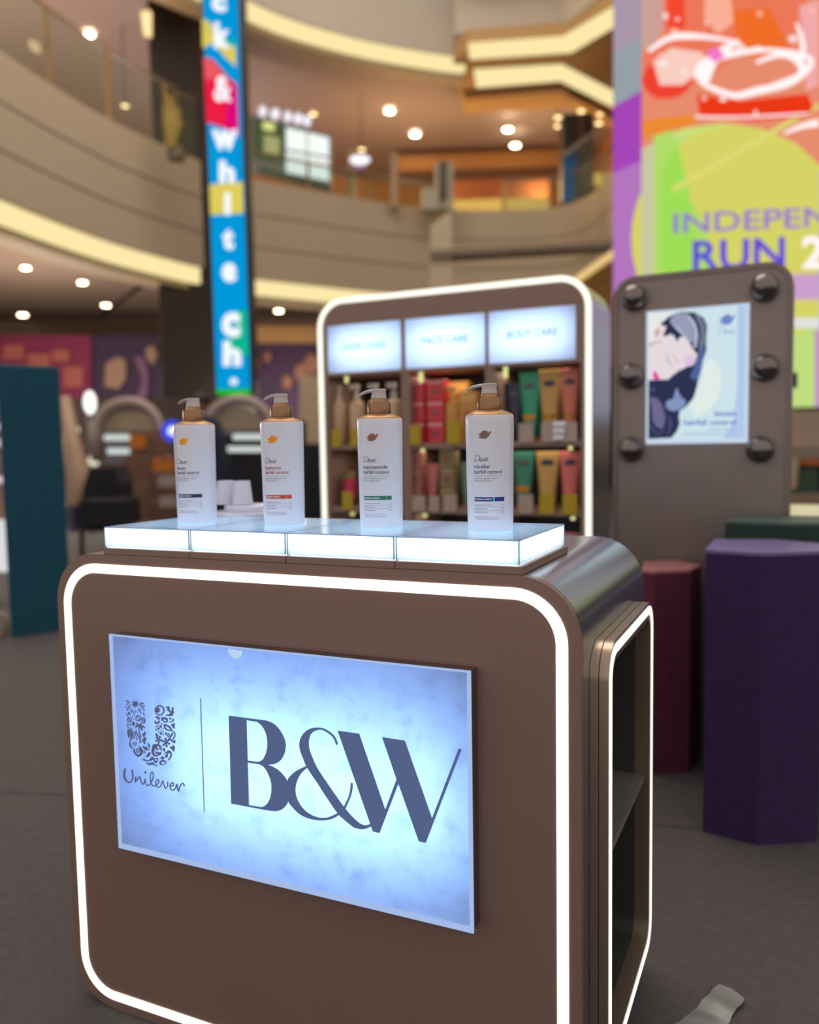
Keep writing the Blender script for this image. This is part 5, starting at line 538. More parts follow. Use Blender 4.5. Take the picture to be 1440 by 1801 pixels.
def lamp_in(x, y, z, sx, sy, p, tgt, col=(.86, .95, 1)):
    return area_light('light_box_lamp', (x, y, z), sx, p, col, tgt, sy)
lamp_in(.60, .07, .572, .56, .19, 2.9, (.60, -1, .572), (.80, 1, .90))
lamp_in(.535, .08, .58, .72, .40, 4.6, (.535, -1, .58), (.52, .68, 1))
# side niche
nf = MB(); X0, X1 = CW+.0005, CW+.030
def yz(L): return L
o1 = rrect(.056, .502, .105, .828, .055, 8); i1 = rrect(NY0, NY1, NZ0, NZ1, .035, 8)
def ringx(A, B, x0, x1):
    mb = MB().ring(A, B, x0, x1); mb.v = [(y, x, z) for x, y, z in mb.v]; return mb   # (a, y, b) -> x<->y
r1 = ringx(o1, i1, X0, X1); r1.build('niche_frame', mat('brushed_champagne', (168, 150, 132), .3, .8, .05, 40, stretch=(30, 30, .5)), ct, smooth='auto')
o2 = rrect(.063, .495, .112, .821, .049, 8); i2 = rrect(.078, .480, .127, .806, .038, 8)
ringx(o2, i2, X1, X1+.0015).build('niche_led_strip', em('niche_led', (252, 248, 232), 1.5), ct)
o3 = rrect(.0555, .5025, .1045, .8285, .055, 8); i3 = rrect(.0565, .5015, .1055, .8275, .055, 8)
ringx(o3, i3, CW+.014, CW+.0155).build('niche_seam', STEEL_D, ct)
NL = mat('niche_liner', (88, 90, 86), .3, .6); cav = MB(); il = i1; n = len(il); XD = .70
cav.add([(X0, p[0], p[1]) for p in il] + [(XD, p[0], p[1]) for p in il], [(i,(i+1)%n,(i+1)%n+n,i+n) for i in range(n)] + [tuple(range(n, 2*n))])
cav.build('niche_liner', NL, ct)
MB().box(XD, CW+.018, NY0, NY1, .455, .470).build('niche_shelf', mat('niche_shelf_board', (128, 122, 116), .35, .4), ct)
# lit plinths and shampoo bottles
PX0, PP, PY0, PD = .1292, .2112, .0058, .2767
ZB, ZT = CH + .0148, CH + .0536
ACT = opal('plinth_top', (198, 218, 236), rough=.06); ACS = opal('plinth_side', (206, 222, 228))
EDGE = mat('acrylic_edge', (120, 150, 160), .3)
ord_ = ('leftmost', 'second from the left', 'third from the left', 'rightmost')
holds = ('under the biotin bottle', 'under the hyaluron bottle', 'under the niacinamide bottle', 'under the micellar bottle')
for i in range(4):
    x0 = PX0 + i*PP; x1 = x0 + PP - (.0045 if i < 3 else .002)
    t = thing('lit_plinth', 'glowing white acrylic plinth %s, %s of four' % (holds[i], ord_[i]), 'display plinth', ((x0+x1)/2, PY0+PD/2, CH), 0)
    MB().box(PX0+i*PP-.001, PX0+(i+1)*PP-.002+(.006 if i == 3 else 0), PY0-.004, PY0+PD+.006, CH+.0002, ZB-.002).build('base_board', TAUPE, t, bevel=.001)
    s = MB(); c4 = [(x0,PY0),(x1,PY0),(x1,PY0+PD),(x0,PY0+PD)]
    for k in range(4):
        a, b_ = c4[k], c4[(k+1)%4]; s.add([(a[0],a[1],ZB),(b_[0],b_[1],ZB),(b_[0],b_[1],ZT-.002),(a[0],a[1],ZT-.002)], [(0,1,2,3)])
    s.build('acrylic_sides', ACS, t)
    MB().box(x0-.0004, x1+.0004, PY0-.0004, PY0+PD+.0004, ZT-.002, ZT).build('acrylic_top', ACT, t)
    for (a, b_) in c4: MB().box(a-.0008, a+.0008, b_-.0008, b_+.0008, ZB, ZT-.002).build('edge_seam', EDGE, t)
    MB().box(x0+.003, x1-.003, PY0+.003, PY0+PD-.003, ZB-.0019, ZB-.0005).build('led_board', em('led_board', (235,245,255), 2.2), t)
    lamp_in((x0+x1)/2, PY0+PD/2, ZB+.001, .19, .25, .85, ((x0+x1)/2, PY0+PD/2, 5), (.9, .98, 1))
BP = [(0,0),(.036,0),(.0382,.0012),(.039,.004),(.0397,.03),(.0408,.12),(.0414,.185),(.0412,.1955),(.0404,.1975)]
def brad(z):
    for (r0, z0), (r1_, z1) in zip(BP[2:], BP[3:]):
        if z0 <= z <= z1: return r0 + (r1_-r0)*(z-z0)/(z1-z0)
    return .0404
def onlabel(s, z, h=.0002):
    r = brad(z) + h; a = s/r; return (r*math.sin(a), -r*math.cos(a), z)
def bar(mb, s0, s1, z0, z1, h=.0002, n=8):
    for k in range(n):
        a, b_ = s0+(s1-s0)*k/n, s0+(s1-s0)*(k+1)/n
        mb.add([onlabel(a,z0,h),onlabel(b_,z0,h),onlabel(b_,z1,h),onlabel(a,z1,h)], [(0,1,2,3)])
BODYM = mat('pearl_white_plastic', (222, 222, 232), .32, 0, .01, spec=.6, coat=.3); SHM = mat('bronze_shoulder', (186, 142, 98), .35, .55, .03)
PUMPM = mat('pale_pump_plastic', (196, 186, 182), .3, 0, .02)
BIRD = [(165,625),(190,636),(215,632),(196,618),(182,600),(205,594),(230,570),(255,562),(280,562),(294,574),(300,590),(312,578),(325,570),(342,572),(330,586),(322,604),(306,630),(288,648),(260,656),(225,654),(190,644)]
DOVE = [([(150,850),(140,880),(128,913)], [5,8]), ([(128,848),(165,843),(195,858),(200,882),(180,905),(150,914),(122,914)], [3,6,11,6,3]),
        ([(222,878),(208,884),(202,902),(212,914),(226,908),(232,892),(222,878)], [5,9,5]), ([(236,882),(242,898),(243,914),(256,900),(264,880)], [8,6,4]),
        ([(268,896),(285,894),(297,884),(290,876),(274,884),(266,902),(276,914),(292,910),(302,900)], [3,5,6,8,8,6,3])]
def lb(a, b_, h=.0002): return onlabel((a-306)/6893, (1740-b_)/6893 , h)
def bottle(name_word, barcol, txtcol, third, accent, birdcol, label, loc):
    t = thing('shampoo_bottle', label, 'shampoo bottle', loc, math.radians(16.6))
    t['group'] = 'white pump shampoo bottles on the lit plinths'; del t['group']
    MB().lathe(BP[1:], 48).build('bottle_body', BODYM, t, smooth='auto', local=True)
    MB().lathe([(.0404,.1975),(.0385,.2000),(.030,.2035),(.0235,.2055),(.0215,.2068)], 40).build('shoulder', SHM, t, smooth='auto', local=True)
    MB().lathe([(.0200,.2066),(.0212,.2072),(.0214,.2082),(.0210,.2262),(.0203,.2275),(.0142,.2277),(.0138,.2283)], 36).build('collar', GOLD, t, smooth='auto', local=True)
    MB().lathe([(.0140,.2278),(.0140,.2338),(.0130,.2342),(.0128,.2352)], 28).build('neck', SHM, t, smooth='auto', local=True)
    p = MB().lathe([(.0137,.2346),(.0135,.2358),(.0122,.2455),(.0126,.2470),(.0130,.2500),(.0122,.2515)], 28)
    na = math.radians(180-31.6); dx, dy = math.cos(na), math.sin(na)
    sec = [(.0, .0092, .2488, .0030), (.012, .0086, .2492, .0030), (.024, .0072, .2488, .0027), (.036, .0056, .2470, .0024), (.046, .0042, .2438, .0020)]
    V = []
    for u, hw, zc, th in sec:
        for k in range(10):
            a = 2*PI*k/10; V.append((dx*u - dy*hw*math.cos(a), dy*u + dx*hw*math.cos(a), zc + th*math.sin(a)))
    p.add(V, [(k*10+i, k*10+(i+1)%10, (k+1)*10+(i+1)%10, (k+1)*10+i) for k in range(4) for i in range(10)] + [tuple(range(10)), tuple(range(40,50))[::-1]])
    p.build('pump_head', PUMPM, t, smooth='auto', local=True)
    MB().flatsub([BIRD], lambda a, b_: lb(a, b_, .00035), 2).build('bird_emblem', mat('emblem_'+name_word, birdcol, .3, .7, .2, 60), t, local=True)
    grey = mat('label_grey', (92, 92, 108), .5)
    mb = MB()
    for pts, w in DOVE: ribbon(mb, pts, w, lb)
    mb.build('brand_script', grey, t, local=True)
    tm = mat('label_ink_'+name_word, txtcol, .5); mb = MB()
    wd = {'biotin': 158, 'hyaluron': 246, 'niacinamide': 330, 'micellar': 210}[name_word]
    put_text(mb, name_word, 120, 120+wd*.98, 0, 1, lambda a, b_: lb(a, 996 - b_*44), .012)
    put_text(mb, 'hairfall control', 120, 458, 0, 1, lambda a, b_: lb(a, 1058 - b_*44), .012)
    mb.build('product_name', tm, t, local=True)
    mb = MB()
    put_text(mb, 'UNTUK JENIS KULIT', 120, 425, 0, 1, lambda a, b_: lb(a, 1124 - b_*18))
    put_text(mb, 'KEPALA ' + third, 120, 190+16*len(third), 0, 1, lambda a, b_: lb(a, 1152 - b_*18))
    for yy in (1085, 1447, 1490): bar(mb, (120-306)/6893, (490-306)/6893 if yy > 1100 else (470-306)/6893, (1740-yy-1)/6893, (1740-yy+2)/6893)
    for yy, xs in ((1425, ((124,232),(246,350),(470,492))), (1468, ((124,280),(450,492))), (1510, ((124,285),(450,492))), (1565, ((124,200),(208,330),(340,405))), (1588, ((124,260),(270,425)))):
        for a, b_ in xs:
            x = a
            while x < b_-4:
                wv = random.uniform(8, 16); bar(mb, (x-306)/6893, (min(x+wv,b_)-306)/6893, (1740-yy-4)/6893, (1740-yy+4)/6893, n=1); x += wv+4
    mb.build('small_print', mat('label_grey_light', (128, 130, 148), .5), t, local=True)
    mb = MB(); bar(mb, (122-306)/6893, (492-306)/6893, (1740-1382)/6893, (1740-1332)/6893)
    bb = mb.build('colour_bar', mat('bar_'+name_word, barcol, .5), t, local=True)
    mb = MB(); put_text(mb, 'DERMA-SAMPO', 132, 340, 0, 1, lambda a, b_: lb(a, 1367 - b_*20, .0003), .01)
    mb.build('bar_lettering', mat('label_white', (235,235,240), .5), bb, local=True)
    mb = MB(); ax_ = 352 if name_word == 'micellar' else 418 if name_word != 'biotin' else 470
    bar(mb, (ax_-306)/6893, (ax_+(18 if name_word == 'micellar' else 5)-306)/6893, (1740-1382)/6893, (1740-1332)/6893, .0003, 2); mb.build('bar_accent', mat('accent_'+name_word, accent, .5), bb, local=True)
    mb = MB()                             # large embossed script running up the left side
    for pts, w in DOVE:
        ribbon(mb, pts, [v*1.0 for v in w], lambda a, b_: onlabel((30 + (b_-843)*.95 - 306)/6893, (1740 - 1600 + (a-122)*2.3)/6893, .00045))
    mb.build('embossed_script', mat('embossed_pearl', (238, 238, 246), .25, spec=.8), t, local=True)
    return t
BX = [PX0 + (i+.5)*PP + .009 for i in range(4)]; BY = PY0 + PD/2 + .0017
bottle('biotin', (40,36,84), (60,52,104), 'KERING', (110,105,150), (236,160,40), 'white pump shampoo bottle reading biotin with a dark navy bar', (BX[0], BY, ZT))
bottle('hyaluron', (198,70,30), (160,50,66), 'SENSITIF', (245,225,215), (236,150,40), 'white pump shampoo bottle reading hyaluron with an orange bar', (BX[1], BY, ZT))
bottle('niacinamide', (30,112,88), (52,84,84), 'BERKETOMBE', (120,235,150), (150,96,80), 'white pump shampoo bottle reading niacinamide with a green bar', (BX[2], BY, ZT))
bottle('micellar', (30,46,130), (44,60,140), 'BERMINYAK', (60,200,235), (130,104,96), 'white pump shampoo bottle reading micellar with a dark blue bar', (BX[3], BY, ZT))
# white tester dish behind the bottles
td = thing('tester_stand', 'white tester stand with small tapered cups behind the two left bottles', 'tester stand', (.155, .43, CH))
DW = mat('glossy_white_plastic', (206, 208, 226), .25, spec=.6, var=.01)
MB().lathe([(.070,0),(.078,.004),(.080,.044),(.083,.047),(.083,.052),(.078,.053)], 40, (.155,.43,CH)).build('dish', DW, td, smooth='auto')
MB().lathe([(.058,.0535),(.057,.066),(.054,.068)], 40, (.160,.44,CH)).build('step', DW, td, smooth='auto')
for x, y in ((.103,.430), (.158,.42)):
    MB().lathe([(.0255,.0685),(.0195,.124),(.0185,.1255),(.003,.126)], 24, (x,y,CH)).build('tapered_cup', DW, td, smooth='auto')
MB().box(.045,.112,.33,.38,CH+.0005,CH+.05).build('side_block', opal('white_block', (220,230,245)), td, bevel=.004)
# ------------------------------------------------------------------ product shelf
SY, SX0, SX1, SH, SDp = 2.0, -.561, .643, 1.788, .358
sh = thing('display_shelf', 'tall rounded product shelf with a white light outline and three lit header panels', 'shelf', ((SX0+SX1)/2, SY+SDp/2, 0))
so = rrect(SX0, SX1, 0, SH, .125, 10)
MB().ext(so, SY+.006, SY+SDp, False).build('outer_shell', STEEL, sh, smooth='auto')
MB().ext(rrect(SX0+.001, SX1-.001, .001, SH-.001, .124, 10), SY+SDp-.02, SY+SDp-.001).build('back_board', NAVY_B, sh)
SHB = mat('shelf_laminate', (140, 112, 98), .5, 0, .04)
MB().ring(so, rrect(SX0+.022, SX1-.022, .022, SH-.022, .104, 10), SY-.004, SY+.004).build('led_strip', em('shelf_led', (252,250,232), 1.35), sh)
op = [(-.515, -.163), (-.123, .213), (.249, .600)]    # three bays
fm_ = MB(); hdr = [(-.512,-.158), (-.137,.2154), (.232,.583)]
fm_.flat([rrect(SX0+.022, SX1-.022, .022, SH-.022, .104, 10), [(-.518,.12),(.602,.12),(.602,1.455),(-.518,1.455)][::-1]] + [[(a,1.468),(b_,1.468),(b_,1.672),(a,1.672)][::-1] for a, b_ in hdr], lambda a, b_: (a, SY, b_))
fm_.build('front_frame', SHB, sh)
cr = MB()
for a, b_ in ((-.163,-.123), (.213,.249)): cr.box(a, b_, SY+.002, SY+SDp-.02, .12, 1.455)
cr.box(-.53,-.518,SY+.002,SY+SDp-.02,.1,1.46); cr.box(.602,.614,SY+.002,SY+SDp-.02,.1,1.46); cr.box(-.53,.614,SY+.002,SY+SDp-.02,1.455,1.466)
cr.build('divider_frame', SHB, sh)
SZ = [1.157, .882, .605, .33, .12]
for z in SZ: MB().box(-.518, .602, SY+.004, SY+SDp-.02, z-.024, z).build('shelf_board', SHB, sh)
HF = opal('header_acrylic', (214, 226, 246))
for k, ((a, b_), word, c) in enumerate(zip(hdr, ('HAIR CARE', 'FACE CARE', 'BODY CARE'), ((120,180,215), (84,140,215), (96,130,215)))):
    MB().box(a, b_, SY-.003, SY-.001, 1.468, 1.672).build('header_panel', HF, sh)
    mb = MB(); put_text(mb, word, a+(b_-a)*.22, b_-(b_-a)*.2, 1.563, .03, lambda x, z: (x, SY-.004, z), .01)
    mb.build('header_lettering', em('header_ink_%d' % k, c, .92), sh)
    hb = MB().box(a, b_, SY+.10, SY+.11, 1.468, 1.672); hb.build('header_back', mat('white_liner', (230,230,235), .6), sh)
    lamp_in((a+b_)/2, SY+.08, 1.57, .31, .15, 1.75, ((a+b_)/2, -5, 1.57), (.88, .96, 1))
for px, z0, z1, r in ((742,1.41,1.462,.009), (890,1.41,1.462,.009), (612,1.425,1.462,.008), (743,1.118,1.133,.009), (1003,1.118,1.133,.009), (617,.842,.857,.009), (745,.842,.857,.009), (1007,.842,.857,.009)):
    p = surveyY(px, 780, SY+.03); MB().lathe([(r*.6,z1-.0005),(r,z1-.004),(r,z0+.004),(r*.6,z0)], 14, (p.x, SY+.03, 0)).build('spot_lamp', em('shelf_spot', (225,225,150), 1.1), sh)
lamp_in(.04, SY+.12, 1.44, 1.0, .1, 1.1, (.04, SY+.14, 0), (1, .85, .7)); lamp_in(.04, SY+.10, 1.12, 1.0, .1, .8, (.04, SY+.12, 0), (1, .85, .72))
lamp_in(.04, SY+.10, .85, 1.0, .1, .6, (.04, SY+.12, 0), (1, .85, .72))
# products
def tube_item(x, z, w, h, body, cap, logo, label, y=SY+.075, band_=None, tilt=0):
    t = thing('lotion_tube', label, 'lotion tube', (x, y, z)); ch = .018; n = 24; V = []; secs = []
    for k in range(7):
        u = k/6; secs.append((z+ch+u*(h-ch), w*.30*(1-u)+w*.5*u, w*.27*(1-u)**.8+.0015))
    for zz, a, b_ in secs: V += [(x + a*math.cos(2*PI*i/n) + tilt*(zz-z), y + b_*math.sin(2*PI*i/n), zz) for i in range(n)]
    MB().add(V, [(k*n+i, k*n+(i+1)%n, (k+1)*n+(i+1)%n, (k+1)*n+i) for k in range(6) for i in range(n)] + [tuple(range(6*n, 7*n))]).build('tube_body', body, t, smooth='auto')
    MB().lathe([(w*.27,0),(w*.28,.002),(w*.28,ch)], 20, (x,y,z)).build('cap', cap, t, smooth='auto')
    if logo:
        zl = z+h*.80; MB().sphere((x+tilt*h*.8, y-w*.085, zl), 1, 16, 8, w*.27, .003, w*.15).build('oval_badge', logo, t, smooth=True)
    if band_:
        zz = z + h*.30; MB().lathe([(w*.31,0),(w*.335,.022)], 20, (0,0,0), False).map(lambda a, b_, c: (x + a*1.02, y + b_*.86, zz + c)).build('colour_band', band_, t)
    return t
G = lambda n, c, **k: mat(n, c, .35, **k)
BADGE = G('badge_navy', (40,50,76)); BADGE2 = G('badge_grey', (92,92,92))
TG, TO, TP, TN = G('tube_green', (34,152,112)), G('tube_gold', (196,150,76)), G('tube_coral', (208,112,88)), G('tube_navy', (34,34,56))
TR = G('tube_salmon', (214,104,96)); CG, CO, CP = G('cap_amber', (214,140,30)), G('cap_gold', (190,130,40)), G('cap_pink', (190,120,110))
def sx(px, Y=SY+.075): return surveyY(px, 780, Y).x
s1, s2_ = 1.157, .882
def raised(x, w, z, lab):                # small acrylic step the tubes stand on
    return z
tube_item(sx(903), s1, .080, .235, TN, TN, G('badge_dim', (80,80,100)), 'dark navy tube on the upper shelf beside the green tube')
tube_item(sx(932), s1, .088, .275, TG, CG, BADGE2, 'green tube with an amber base on the upper shelf', band_=CG)
tube_item(sx(967), s1, .090, .282, TO, CO, BADGE, 'golden yellow tube with an oval badge on the upper shelf', band_=CO)
tube_item(sx(1003), s1, .078, .286, TP, CP, BADGE, 'coral tube at the right end of the upper shelf', band_=CO)
tube_item(sx(950, SY+.17), s1, .090, .27, G('tube_dark_green', (16,90,80)), CG, None, 'darker green tube standing behind the green one', y=SY+.17)
tube_item(sx(985, SY+.17), s1, .080, .26, G('tube_brown', (130,88,62)), CG, None, 'brownish tube standing behind the golden one', y=SY+.17)
tube_item(sx(920), s2_, .095, .232, G('tube_teal', (46,128,98)), CG, BADGE2, 'teal green tube with amber foot on the lower shelf', band_=CG)
tube_item(sx(963), s2_, .100, .232, TO, CO, BADGE, 'golden tube above a yellow price card on the lower shelf')
tube_item(sx(1003), s2_, .092, .232, TR, CP, BADGE, 'salmon pink tube at the right end of the lower shelf')
tube_item(sx(760), s2_, .062, .185, G('tube_rose', (190,104,98)), CP, None, 'small rose tube between two box stacks on the lower shelf')
tube_item(sx(822), s2_, .070, .19, G('tube_sage', (100,130,110)), CP, None, 'sage green tube at the right of the middle bay lower shelf')
def soap_box(x, y, z, w, h, d, m, m2, name, label, cat):
    t = thing(name, label, cat, (x, y, z))
    MB().box(x-w/2, x+w/2, y-d/2, y+d/2, z, z+h).build('carton', m, t, bevel=.002)
    MB().box(x-w*.42, x+w*.42, y-d/2-.0008, y-d/2, z+h*.80, z+h*.95).build('pale_band', m2, t)
    MB().sphere((x, y-d/2-.0005, z+h*.45), 1, 12, 8, w*.22, .001, h*.16).build('round_mark', G('mark_dim', (150,70,74)), t, smooth=True)
RED = G('box_red', (206,48,58)); REDB = G('box_red_band', (226,150,150))
for c, (px, cn) in enumerate(((737,'left'), (770,'right'))):
    for r_, rn in enumerate(('bottom', 'middle', 'top')):
        soap_box(sx(px, SY+.07), SY+.08, s1+.0005+r_*.0885, .076, .0865, .075, RED, REDB, 'red_box', '%s red box of the %s column in the red box stack' % (rn, cn), 'box')
def pump_item(x, z, m, m2, label, h=.25, w=.062, y=SY+.075):
    t = thing('lotion_bottle', label, 'lotion bottle', (x, y, z))
    MB().lathe([(w*.46,0),(w*.5,.004),(w*.5,h*.62),(w*.44,h*.70),(w*.2,h*.74)], 24, (x,y,z)).build('bottle_body', m, t, smooth='auto')
    MB().lathe([(w*.19,h*.735),(w*.19,h*.84),(w*.1,h*.85),(w*.1,h*.92)], 18, (x,y,z)).build('collar', m2, t, smooth='auto')
    MB().box(x-w*.5, x+w*.16, y-w*.12, y+w*.12, z+h*.92, z+h).build('pump_head', m2, t, bevel=.003)
CRM, CRM2 = G('bottle_cream', (204,172,136)), G('pump_cream', (200,186,170))
for px, ln in ((597,'leftmost cream pump bottle on the upper shelf left bay'), (629,'cream pump bottle second from the left on the upper shelf'), (662,'cream pump bottle mostly behind the green-bar shampoo bottle'), (694,'cream pump bottle nearest the left shelf divider')):
    pump_item(sx(px), s1, CRM, CRM2, ln, .262, .070)
pump_item(sx(800, SY+.09), s1, G('bottle_honey', (200,142,60)), G('pump_honey', (204,160,90)), 'honey coloured pump bottle beside the red boxes', .235, .07)
soap_box(sx(828, SY+.09), SY+.09, s1, .080, .21, .06, G('box_honey', (196,138,58)), G('box_honey_band', (220,170,90)), 'golden_box', 'golden box right of the honey coloured bottle', 'box')
soap_box(sx(805, SY+.2), SY+.2, s1, .13, .262, .06, G('box_amber', (176,122,48)), G('box_honey_band', (0,0,0)), 'amber_box', 'tall amber box behind the honey coloured bottle', 'box')
PK = G('box_pink', (178,112,98)); OL = G('box_olive', (130,112,74))
for r_, rn in enumerate(('bottom', 'middle', 'top')):
    soap_box(sx(732, SY+.07), SY+.07, s2_+.0005+r_*.082, .062, .080, .06, PK, G('box_pink_band', (200,140,125)), 'pink_box', '%s dusty pink box of the stack by the divider' % rn, 'box')
for r_, rn in enumerate(('bottom', 'middle', 'top')):
    soap_box(sx(790, SY+.07), SY+.07, s2_+.0005+r_*.085, .068, .083, .06, OL, G('box_olive_band', (160,140,90)), 'olive_box', '%s olive box of the stack in the middle bay' % rn, 'box')
jr = thing('cosmetic_jar', 'magenta jar with an olive lid on the lower left shelf', 'jar', (sx(612), SY+.08, s2_))
MB().lathe([(.024,0),(.028,.003),(.028,.085),(.024,.090)], 24, (sx(612), SY+.08, s2_+.03)).build('jar_body', G('jar_magenta', (200,44,88)), jr, smooth='auto')
MB().lathe([(.027,.090),(.027,.118),(.025,.12)], 24, (sx(612), SY+.08, s2_+.03)).build('lid', G('jar_lid', (130,112,60)), jr, smooth='auto')
MB().lathe([(.026,0),(.026,.03)], 24, (sx(612), SY+.08, s2_)).build('foot', G('jar_foot', (60,30,50)), jr)
pump_item(sx(655), s2_, CRM, CRM2, 'cream pump bottle on the lower shelf behind the green-bar bottle', .2, .062)
for px, m, ln in ((1003,PK,'reddish box on the third shelf just above the counter edge'), (965,OL,'olive box on the third shelf hidden by the counter'), (760,PK,'pink box on the third shelf in the middle bay')):
    soap_box(sx(px), SY+.07, .605, .09, .18, .06, m, REDB, 'carton_box', ln, 'box')
def tagcard(px, z0, z1, w, m, label, cat='price card', y=SY-.004):
    x = sx(px, y); t = thing('price_card', label, cat, (x, y, z0))
    MB().box(x-w/2, x+w/2, y-.003, y, z0, z1).build('card', m, t)
    MB().box(x-w/2, x+w/2, y, y+.02, (s1 if z0 > 1 else s2_)+.0005, (s1 if z0 > 1 else s2_)+.003).build('clip_foot', CARD, t)
for px, z0, z1, w, m, ln in ((592,1.146,1.222,.046,YEL,'yellow price card under the leftmost cream bottle'), (624,1.146,1.222,.040,YEL,'yellow price card partly behind the green-bar bottle'),
    (731,1.150,1.232,.048,YEL,'yellow price card under the left red box column'), (798,1.150,1.238,.056,YEL,'yellow price card under the honey coloured bottle'),
    (925,1.150,1.226,.060,CARD,'clear price holder under the upper green tube'), (965,1.150,1.226,.060,CARD,'clear price holder under the upper golden tube'), (1002,1.150,1.226,.058,CARD,'clear price holder under the upper coral tube'),
    (609,.870,.950,.052,YEL,'yellow price card under the magenta jar'), (924,.868,.944,.060,CARD,'clear price holder under the teal tube'), (961,.866,.946,.060,YEL,'yellow price card under the lower golden tube'),
    (1002,.866,.946,.058,YEL,'yellow price card under the salmon tube'), (735,.868,.935,.06,CARD,'clear price holder under the pink box stack'), (762,.868,.935,.045,CARD,'clear price holder under the small rose tube'), (790,.868,.940,.06,CARD,'clear price holder under the olive box stack')):
    tagcard(px, z0, z1, w, m, ln)
wc = thing('white_sachet', 'small white folded leaflet in front of the upper coral tube', 'leaflet', (sx(992), SY-.02, s1))
mb = MB()
for k in range(3): mb.box(sx(992)-.022, sx(992)+.020+.004*k, SY-.016, SY-.010, s1+.0005+k*.026, s1+.022+k*.026)
mb.build('paper', WHITE, wc, bevel=.003)
# ------------------------------------------------------------------ vanity stand with lit poster
ang = math.radians(-2.0)
st = thing('vanity_stand', 'tall brown rounded vanity stand with dark bulbs and a lit hair care poster', 'display stand', (.725, 2.0, 0), ang)
def SW(x, z, y=0): return (x, y, z)
so2 = rrect(0, .617, 0, 1.757, .085, 10)
MB().ext(so2, 0, .09).build('body', mat('stand_lacquer', (134,120,116), .32, .35), st, local=True, bevel=.003)
MB().ring(so2, rrect(.018, .599, .018, 1.739, .068, 10), -.006, 0).build('raised_rim', mat('stand_rim', (122,106,100), .3, .35), st, local=True)
sp = lambda px, py: (lambda p: ((p.x-.725)*math.cos(-ang) - (p.y-2.0)*math.sin(-ang), p.z))(hit(px, py, Vector((.725,2.0,0)), Vector((math.sin(ang), -math.cos(ang), 0))))
for px, py in ((1117,525), (1345,507), (1110,662), (1345,647), (1110,790), (1337,790)):
    x, z = sp(px, py)
    bt = MB().lathe([(.050,0),(.050,.010),(.042,.014)], 28).map(lambda a, b_, c: (x+a, -c, z+b_)).build('bulb', mat('bulb_socket', (110,98,92), .3, .7), st, smooth='auto', local=True)
    MB().sphere((x, -.030, z), .045, 24, 14).build('globe', mat('smoked_bulb_glass', (120,112,110), .16, .95, .05), bt, smooth=True, local=True)
ca = [sp(*q) for q in ((1140,548), (1317,537), (1312,776), (1138,778))]
px0, px1, pz0, pz1 = (ca[0][0]+ca[3][0])/2, (ca[1][0]+ca[2][0])/2, (ca[2][1]+ca[3][1])/2, (ca[0][1]+ca[1][1])/2
MB().ring([(px0-.004,pz0-.006),(px1+.004,pz0-.006),(px1+.004,pz1+.003),(px0-.004,pz1+.003)], [(px0+.004,pz0+.010),(px1-.008,pz0+.010),(px1-.008,pz1-.004),(px0+.004,pz1-.004)], -.010, -.0005).build('poster_frame', em('poster_edge_glow', (205,220,240), .95), st, local=True)
po = MB().box(px0, px1, -.006, -.001, pz0, pz1).build('lit_poster', em('poster_base', (206,230,236), .97), st, local=True)
def pv(a, b_, o=0): # poster crop pixels -> stand plane
    u = (a-60)/(1285-60); tp = 142 - u*92; bt_ = 1715 - u*15; v = (b_-tp)/(bt_-tp)
    return (px0 + u*(px1-px0), -.0065-o, pz1 - v*(pz1-pz0))
def art(name, pts, c, o=.0, curve=True, s=.95):
    if curve:
        q = []; m = len(pts)
        for i in range(m):
            a, b_, cc, d = [pts[(i+k) % m] for k in (-1,0,1,2)]
            for k in range(3):
                t_ = k/3; q.append(tuple(.5*(2*b_[j]+(cc[j]-a[j])*t_+(2*a[j]-5*b_[j]+4*cc[j]-d[j])*t_*t_+(3*b_[j]-a[j]-3*cc[j]+d[j])*t_**3) for j in (0,1)))
        q = [(max(62, p[0]), p[1]) for p in q]
    else: q = pts
    return MB().flat([q], lambda a, b_: pv(a, b_, o)).build(name, em('poster_%d_%d_%d' % c, c, s), po, local=True)
art('blue_backlight_edge', [(1160,62),(1280,52),(1262,1700),(520,1708),(1010,1660),(1120,1500),(1170,1000)], (180,206,240), .0002, False)  # bluer backlight towards the edges, put into the colour
art('pale_backlight_glow', [(800,700),(940,780),(980,1000),(900,1250),(680,1400),(600,1250),(720,1000)], (230,240,236), .0004)  # whiter middle of the backlight, put into the colour
art('skin', [(62,150),(400,140),(330,230),(420,450),(560,440),(650,560),(705,670),(640,760),(540,810),(440,860),(370,905),(330,945),(62,955)], (236,222,226), .0006, False)
art('white_cloth', [(62,150),(400,140),(300,210),(225,280),(150,470),(62,500)], (236,238,236), .0007, False)
art('hair', [(220,280),(330,190),(480,140),(650,145),(760,210),(800,310),(790,480),(795,600),(760,700),(700,950),(668,1100),(640,1180),(560,1270),(475,1330),(462,1400),(478,1480),(440,1580),(370,1660),(62,1672),(62,955),(330,948),(385,890),(450,850),(550,800),(650,740),(705,670),(640,600),(600,530),(530,440),(470,435),(430,500),(400,430),(350,400),(290,432),(258,420),(300,310),(245,300)], (48,52,84), .0008, False)
art('hair_shine', [(350,215),(470,155),(570,180),(620,320),(640,470),(600,500),(500,390),(420,290)], (158,158,192), .0010)
art('hair_shine', [(640,160),(750,230),(785,470),(730,640),(700,560),(720,340)], (116,122,150), .0010)
mb = MB(); ribbon(mb, [(560,170),(640,290),(668,430),(650,570)], [20,44,44,30], lambda a, b_: pv(a, b_, .0012)); mb.build('hair_shine', em('poster_band', (184,196,216), .95), po, local=True)
